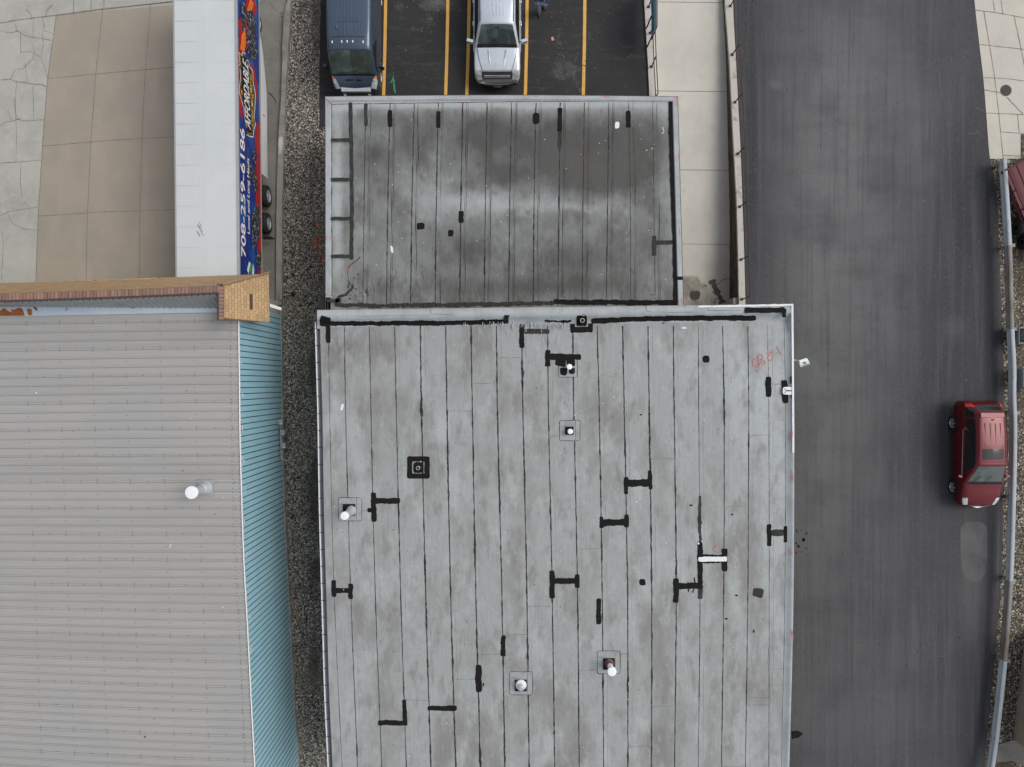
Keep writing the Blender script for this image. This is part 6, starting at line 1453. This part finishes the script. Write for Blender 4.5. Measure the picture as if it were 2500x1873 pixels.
# air conditioning units behind the rail
def acunit(x, y, label, s=.80):
    w = P(x, y, 0); t = thing('air_conditioner', label, 'air conditioner', w, group='air conditioning units by the guard rail')
    mb = MB(); mb.box(w + Vector((0, 0, .40)), (s, s, .78)); mb.build('housing', M['unit_grey'], t, bevel=.04)
    mb = MB(); mb.box(w + Vector((0, 0, .797)), (s * .86, s * .80, .012)); g_ = mb.build('grille', M['hole'], t, bevel=.05)
    mb = MB()
    for k in range(1, 7): mb.lathe(w + Vector((0, 0, .81)), [(k * .048, 0), (k * .048 + .006, .004), (k * .048 + .012, 0)], 24)
    for k in range(6): mb.box(w + Vector((0, 0, .81)), (s * .80, .01, .006), rz=k * math.pi / 6)
    mb.build('grille_wire', M['cast_iron'], g_)
    mb = MB(); mb.disc(w + Vector((-.06, .08, .83)), .03, 10); mb.build('badge', M['white_paint'], t)
acunit(2476 + 1.5 + 0, 822, 'grey air conditioning unit against the guard rail post', .78)
acunit(2488, 924, 'grey air conditioning unit at the right edge, farther from the rail', .80)
# red steel trailer
u0 = P(2461, 413, .95); u1 = P(2488, 399, .95); ax = Vector((39, -93, 0)).normalized(); bx_ = Vector((27, 14, 0)).normalized()
rt = thing('dump_trailer', 'dark red steel trailer bed behind the end of the guard rail', 'trailer', Vector((u0.x, u0.y, 0)))
Lr, Wr = 4.2, 1.9
def Q(a, b, z): return Vector((u0.x, u0.y, 0)) + ax * a + bx_ * b + Vector((0, 0, z))
mb = MB(); mb.quad([Q(0, 0, .72), Q(0, Wr, .72), Q(Lr, Wr, .72), Q(Lr, 0, .72)]); mb.quad([Q(0, 0, .70), Q(Lr, 0, .70), Q(Lr, Wr, .70), Q(0, Wr, .70)]); mb.build('bed', M['trailer_red'], rt)
mb = MB()
for a, b in (((0, 0), (Lr, 0)), ((0, 0), (0, Wr)), ((0, Wr), (Lr, Wr)), ((0, .42), (Lr, .42)), ((1.9, 0), (1.9, Wr)), ((Lr, 0), (Lr, Wr))):
    p0, p1 = Q(*a, .93), Q(*b, .93); mb.tube([p0, p1], .035, 4)
for a in (0, 1.0, 1.9, 3, Lr):
    for b in (0, Wr): mb.tube([Q(a, b, .45), Q(a, b, .93)], .03, 4)
mb.tube([Q(0, 0, .55), Q(Lr, 0, .55)], .06, 4); mb.build('rail_frame', M['trailer_red'], rt)
for a in (2.6, 3.3):
    for b in (-.12, Wr + .12):
        mb = MB(); mb.lathe(Q(a, b, .33), [(.1, -.1), (.33, -.1), (.33, .1), (.1, .1)], 20, axis='X'); mb.build('wheel', M['tyre'], rt)
# bin and box by the trailer
w = P(2499, 522, .0); t = thing('waste_bin', 'grey green rounded bin half seen below the red trailer', 'bin', w)
mb = MB(); mb.box(w + Vector((0, 0, .35)), (.42, .34, .7)); mb.build('bin_body', M['bin_teal'], t, bevel=.08); mb = MB(); mb.box(w + Vector((0, 0, .72)), (.46, .38, .05)); mb.build('lid', M['bin_teal'], t, bevel=.02)
w = P(2500, 571, .0); t = thing('tool_box', 'dark box with a white tag at the right edge below the bin', 'box', w)
mb = MB(); mb.box(w + Vector((0, 0, .2)), (.5, .3, .4)); mb.build('box_body', M['unit_grey'], t, bevel=.04); mb = MB(); mb.box(w + Vector((.02, .03, .405)), (.1, .07, .012)); mb.build('tag', M['white_paint'], t); mb = MB(); mb.box(w + Vector((0, 0, .425)), (.3, .03, .02)); mb.build('handle', M['rail_black'], t)
# tan sided building, bottom right
tb = thing('tan_sided_building', 'tan clapboard building corner at the bottom right edge', 'building', P(2520, 1700, 0))
a = P(2506, 1540, 0); b = P(2476, 1806, 0); c_ = P(2600, 1868, 0); e_ = c_ + (a - b)
mb = MB(); Hh = 3.0; rows = []
dr = (b - a).normalized(); nrm = Vector((dr.y, -dr.x, 0)); nrm = nrm if nrm.x < 0 else -nrm
n2 = Vector(((c_ - b).y, -(c_ - b).x, 0)).normalized(); n2 = n2 if n2.y < 0 else -n2
k = 0
while k * .15 < Hh:
    z0, z1 = k * .15, k * .15 + .15
    mb.quad([a + nrm * .03 + Vector((0, 0, z0)), b + nrm * .03 + n2 * .03 + Vector((0, 0, z0)), b + Vector((0, 0, z1)), a + Vector((0, 0, z1))]); mb.quad([b + nrm * .03 + n2 * .03 + Vector((0, 0, z0)), c_ + n2 * .03 + Vector((0, 0, z0)), c_ + Vector((0, 0, z1)), b + Vector((0, 0, z1))])
    mb.quad([a + Vector((0, 0, z1 + .001)), b + Vector((0, 0, z1 + .001)), b + nrm * .032 + n2 * .03 + Vector((0, 0, z1 + .001)), a + nrm * .032 + Vector((0, 0, z1 + .001))])
    k += 1
mb.build('siding', M['siding_tan'], tb)
mb = MB(); up = Vector((0, 0, Hh + .02)); mb.quad([a + up, b + up, c_ + up, e_ + up]); mb.build('roof', M['roof_shingle_grey'], tb)
mb = MB()
mb.quad([a + nrm * .05 + Vector((0, 0, .01)), b + nrm * .05 + Vector((0, 0, .01)), b + nrm * .03 + Vector((0, 0, .12)), a + nrm * .03 + Vector((0, 0, .12))]); mb.build('base_trim', M['concrete_curb'], tb)
w = P(2503, 1577, 0); 
mb = MB(); mb.tube([w + Vector((0, 0, .10)), w + Vector((.5, 0, .3)), w + Vector((.5, 0, 2.8))], .045, 8); mb.build('downspout', M['white_paint'], tb)
mb = MB(); q = [(2436, 1818), (2476, 1806), (2520, 1830), (2520, 1880), (2470, 1858), (2432, 1862)]; mb.quad([P(*p, .06) for p in reversed(q)])
for p, p2 in zip(q, q[1:] + q[:1]): mb.quad([P(*p, .06), P(*p2, .06), P(*p2, -.0) * 1, P(*p, 0)])
tag(mb.build('stoop', M['concrete_side']), 'grey concrete stoop at the corner of the tan sided building', 'stoop')
rn = random.Random(77)
for nm, xs_, ys_, par_ in (('gravel_alley', lambda: rn.choice((rn.uniform(690, 780), rn.gauss(694, 4))), lambda: rn.uniform(0, 1870), 'gravel_alley'), ('gravel_verge', lambda: rn.uniform(2450, 2498), lambda: rn.uniform(400, 1870), 'gravel_verge')):
    mb = MB()
    for k in range(170):
        c = P(xs_(), ys_(), .012 + k * .0002); a = rn.uniform(0, 6.3); l = rn.uniform(.03, .09); u = Vector((math.cos(a), math.sin(a), 0)) * l; v_ = Vector((-math.sin(a), math.cos(a), .1)) * l * rn.uniform(.3, .7)
        mb.quad([c - u, c - v_ * .8 + u * .1, c + u, c + v_], m=rn.choice((0, 0, 1, 2)))
    mb.build('leaf_litter', [M['leaf_brown'], M['leaf_tan'], M['weed']], bpy.data.objects[nm])
# debris in the yard and lot
w = P(663, 240, .03); mb = MB(); mb.tube([P(656, 226, .04), P(664, 232, .05), P(672, 243, .04), P(675, 257, .04)], [.012, .014, .012, .006], 6)
tag(mb.build('stick', M['twig']), 'thin curved dark stick lying on the concrete beside the trailer', 'stick')
w = P(1349, 95, .022); mb = MB(); mx = Matrix.Rotation(R(15), 3, 'Z'); mb.quad([w + mx @ Vector(p) for p in ((-.06, -.08, 0), (.06, -.08, .01), (.055, .08, .015), (-.055, .08, .002))][::1]); 
tag(mb.build('paper_scrap', M['paper_pink']), 'small pink scrap of paper lying in the parking lot', 'litter')

# ------------------------------------------------------------------ person walking
def skinned(name, pts, edges, m, parent, sub=2, root=0):
    me = bpy.data.meshes.new(name); me.from_pydata([p[:3] for p in pts], edges, []); o = bpy.data.objects.new(name, me); COL.objects.link(o)
    sk = o.modifiers.new('s', 'SKIN'); sk.use_smooth_shade = True
    for i, p in enumerate(pts):
        v = me.skin_vertices[0].data[i]; r = p[3]; v.radius = r if isinstance(r, tuple) else (r, r); v.use_root = (i == root)
    sb_ = o.modifiers.new('d', 'SUBSURF'); sb_.levels = sub; sb_.render_levels = sub
    bpy.context.view_layer.update()
    me2 = bpy.data.meshes.new_from_object(o.evaluated_get(bpy.context.evaluated_depsgraph_get())); bpy.data.objects.remove(o)
    me2.materials.clear(); me2.materials.append(m)
    for p in me2.polygons: p.use_smooth = True
    o = bpy.data.objects.new(name, me2); COL.objects.link(o); o.parent = parent; return o
hip = P(1321, 3, .92); pe = thing('person', 'person in blue jacket and light jeans walking across the parking lot', 'person', Vector((hip.x, hip.y, .014)))
fa = P(1315.5, 36, 0) - Vector((hip.x, hip.y, 0)); fb = P(1329, 18, 0) - Vector((hip.x, hip.y, 0))
def V3(x, y, z, r): return (x, y, z, r)
lk = [V3(0, 0, .93, .13), V3(0, .01, 1.12, (.15, .11)), V3(0, 0, 1.34, (.17, .11)), V3(0, 0, 1.46, .07), V3(0, -.015, 1.54, .055), V3(0, -.02, 1.63, .085), V3(0, -.02, 1.72, .08),
      V3(-.09, 0, .90, .095), V3((-.09 + fa.x) / 2, fa.y * .45 - .06, .50, .065), V3(fa.x, fa.y + .03, .10, .045), V3(fa.x, fa.y - .08, .04, .024),
      V3(.09, 0, .90, .095), V3((.09 + fb.x) / 2, fb.y * .45 - .05, .50, .065), V3(fb.x, fb.y + .05, .13, .045), V3(fb.x, fb.y - .06, .045, .024),
      V3(-.19, 0, 1.40, .06), V3(-.25, .05, 1.14, .048), V3(-.25, -.06, .92, .035), V3(.19, 0, 1.40, .06), V3(.25, -.04, 1.14, .048), V3(.24, -.16, .94, .035)]
ek = [(0, 1), (1, 2), (2, 3), (3, 4), (4, 5), (5, 6), (0, 7), (7, 8), (8, 9), (9, 10), (0, 11), (11, 12), (12, 13), (13, 14), (2, 15), (15, 16), (16, 17), (2, 18), (18, 19), (19, 20)]
# hands: palm + five fingers each
def hand(base, s, i0):
    P_, E_ = [], []; b = Vector(base); palm = b + Vector((0, -.01, -.075)); P_.append((*palm, .026)); E_.append((i0, len(lk) + len(P_) - 1)); pi = len(lk) + len(P_) - 1
    for k, (dx, L_) in enumerate(((-.024, .058), (-.008, .068), (.009, .064), (.024, .050))):
        a = palm + Vector((dx * .4, dx, -.03)); c1 = a + Vector((0, -.004, -L_ * .55)); c2 = c1 + Vector((-s * .008, -.010, -L_ * .4))
        n0 = len(lk) + len(P_); P_.extend([(*a, .010), (*c1, .009), (*c2, .007)]); E_.extend([(pi, n0), (n0, n0 + 1), (n0 + 1, n0 + 2)])
    n0 = len(lk) + len(P_); a = palm + Vector((-s * .01, -.03, .02)); c1 = a + Vector((-s * .01, -.025, -.03)); P_.extend([(*a, .011), (*c1, .009)]); E_.extend([(pi, n0), (n0, n0 + 1)])
    return P_, E_
for bs, s, i0 in (((-.25, -.06, .92), -1, 17), ((.24, -.16, .94), 1, 20)):
    p_, e_2 = hand(bs, s, i0); lk += p_; ek += e_2
body = skinned('body', lk, ek, M['skin'], pe)
skinned('nose', [(0, -.10, 1.64, .012), (0, -.115, 1.615, .014)], [(0, 1)], M['skin'], body, 1)
for s in (-1, 1): skinned('ear', [(s * .082, -.01, 1.66, .014), (s * .084, -.005, 1.62, .010)], [(0, 1)], M['skin'], body, 1)
skinned('hair', [(0, .03, 1.60, .07), (0, .02, 1.68, .09), (0, -.02, 1.73, .086), (0, -.06, 1.735, .06)], [(0, 1), (1, 2), (2, 3)], M['hair'], pe)
skinned('jeans', [(0, 0, .95, .145), (-.09, 0, .88, .115), ((-.09 + fa.x) / 2, fa.y * .45 - .06, .50, .088), (fa.x, fa.y + .03, .12, .068), (.09, 0, .88, .115), ((.09 + fb.x) / 2, fb.y * .45 - .05, .50, .088), (fb.x, fb.y + .05, .15, .068)], [(0, 1), (1, 2), (2, 3), (0, 4), (4, 5), (5, 6)], M['denim'], pe)
skinned('jacket', [(0, 0, .98, (.19, .16)), (0, .01, 1.14, (.18, .14)), (0, 0, 1.34, (.20, .14)), (0, 0, 1.45, .10), (-.19, 0, 1.40, .078), (-.255, .05, 1.14, .066), (-.25, -.05, .95, .05), (.19, 0, 1.40, .078), (.255, -.04, 1.14, .066), (.24, -.15, .97, .05)], [(0, 1), (1, 2), (2, 3), (2, 4), (4, 5), (5, 6), (2, 7), (7, 8), (8, 9)], M['jacket_blue'], pe)
for f_ in (fa, fb):
    skinned('shoe', [(f_.x, f_.y + .06, .06, .058), (f_.x, f_.y - .06, .05, .056), (f_.x, f_.y - .17, .04, .045)], [(0, 1), (1, 2)], M['shoe'], pe)
# tidy: outward normals on closed thin meshes are not needed; name check only
for o in list(COL.objects):
    if o.parent is None and o.type == 'MESH' and 'kind' not in o and 'label' not in o: print('UNTAGGED', o.name)
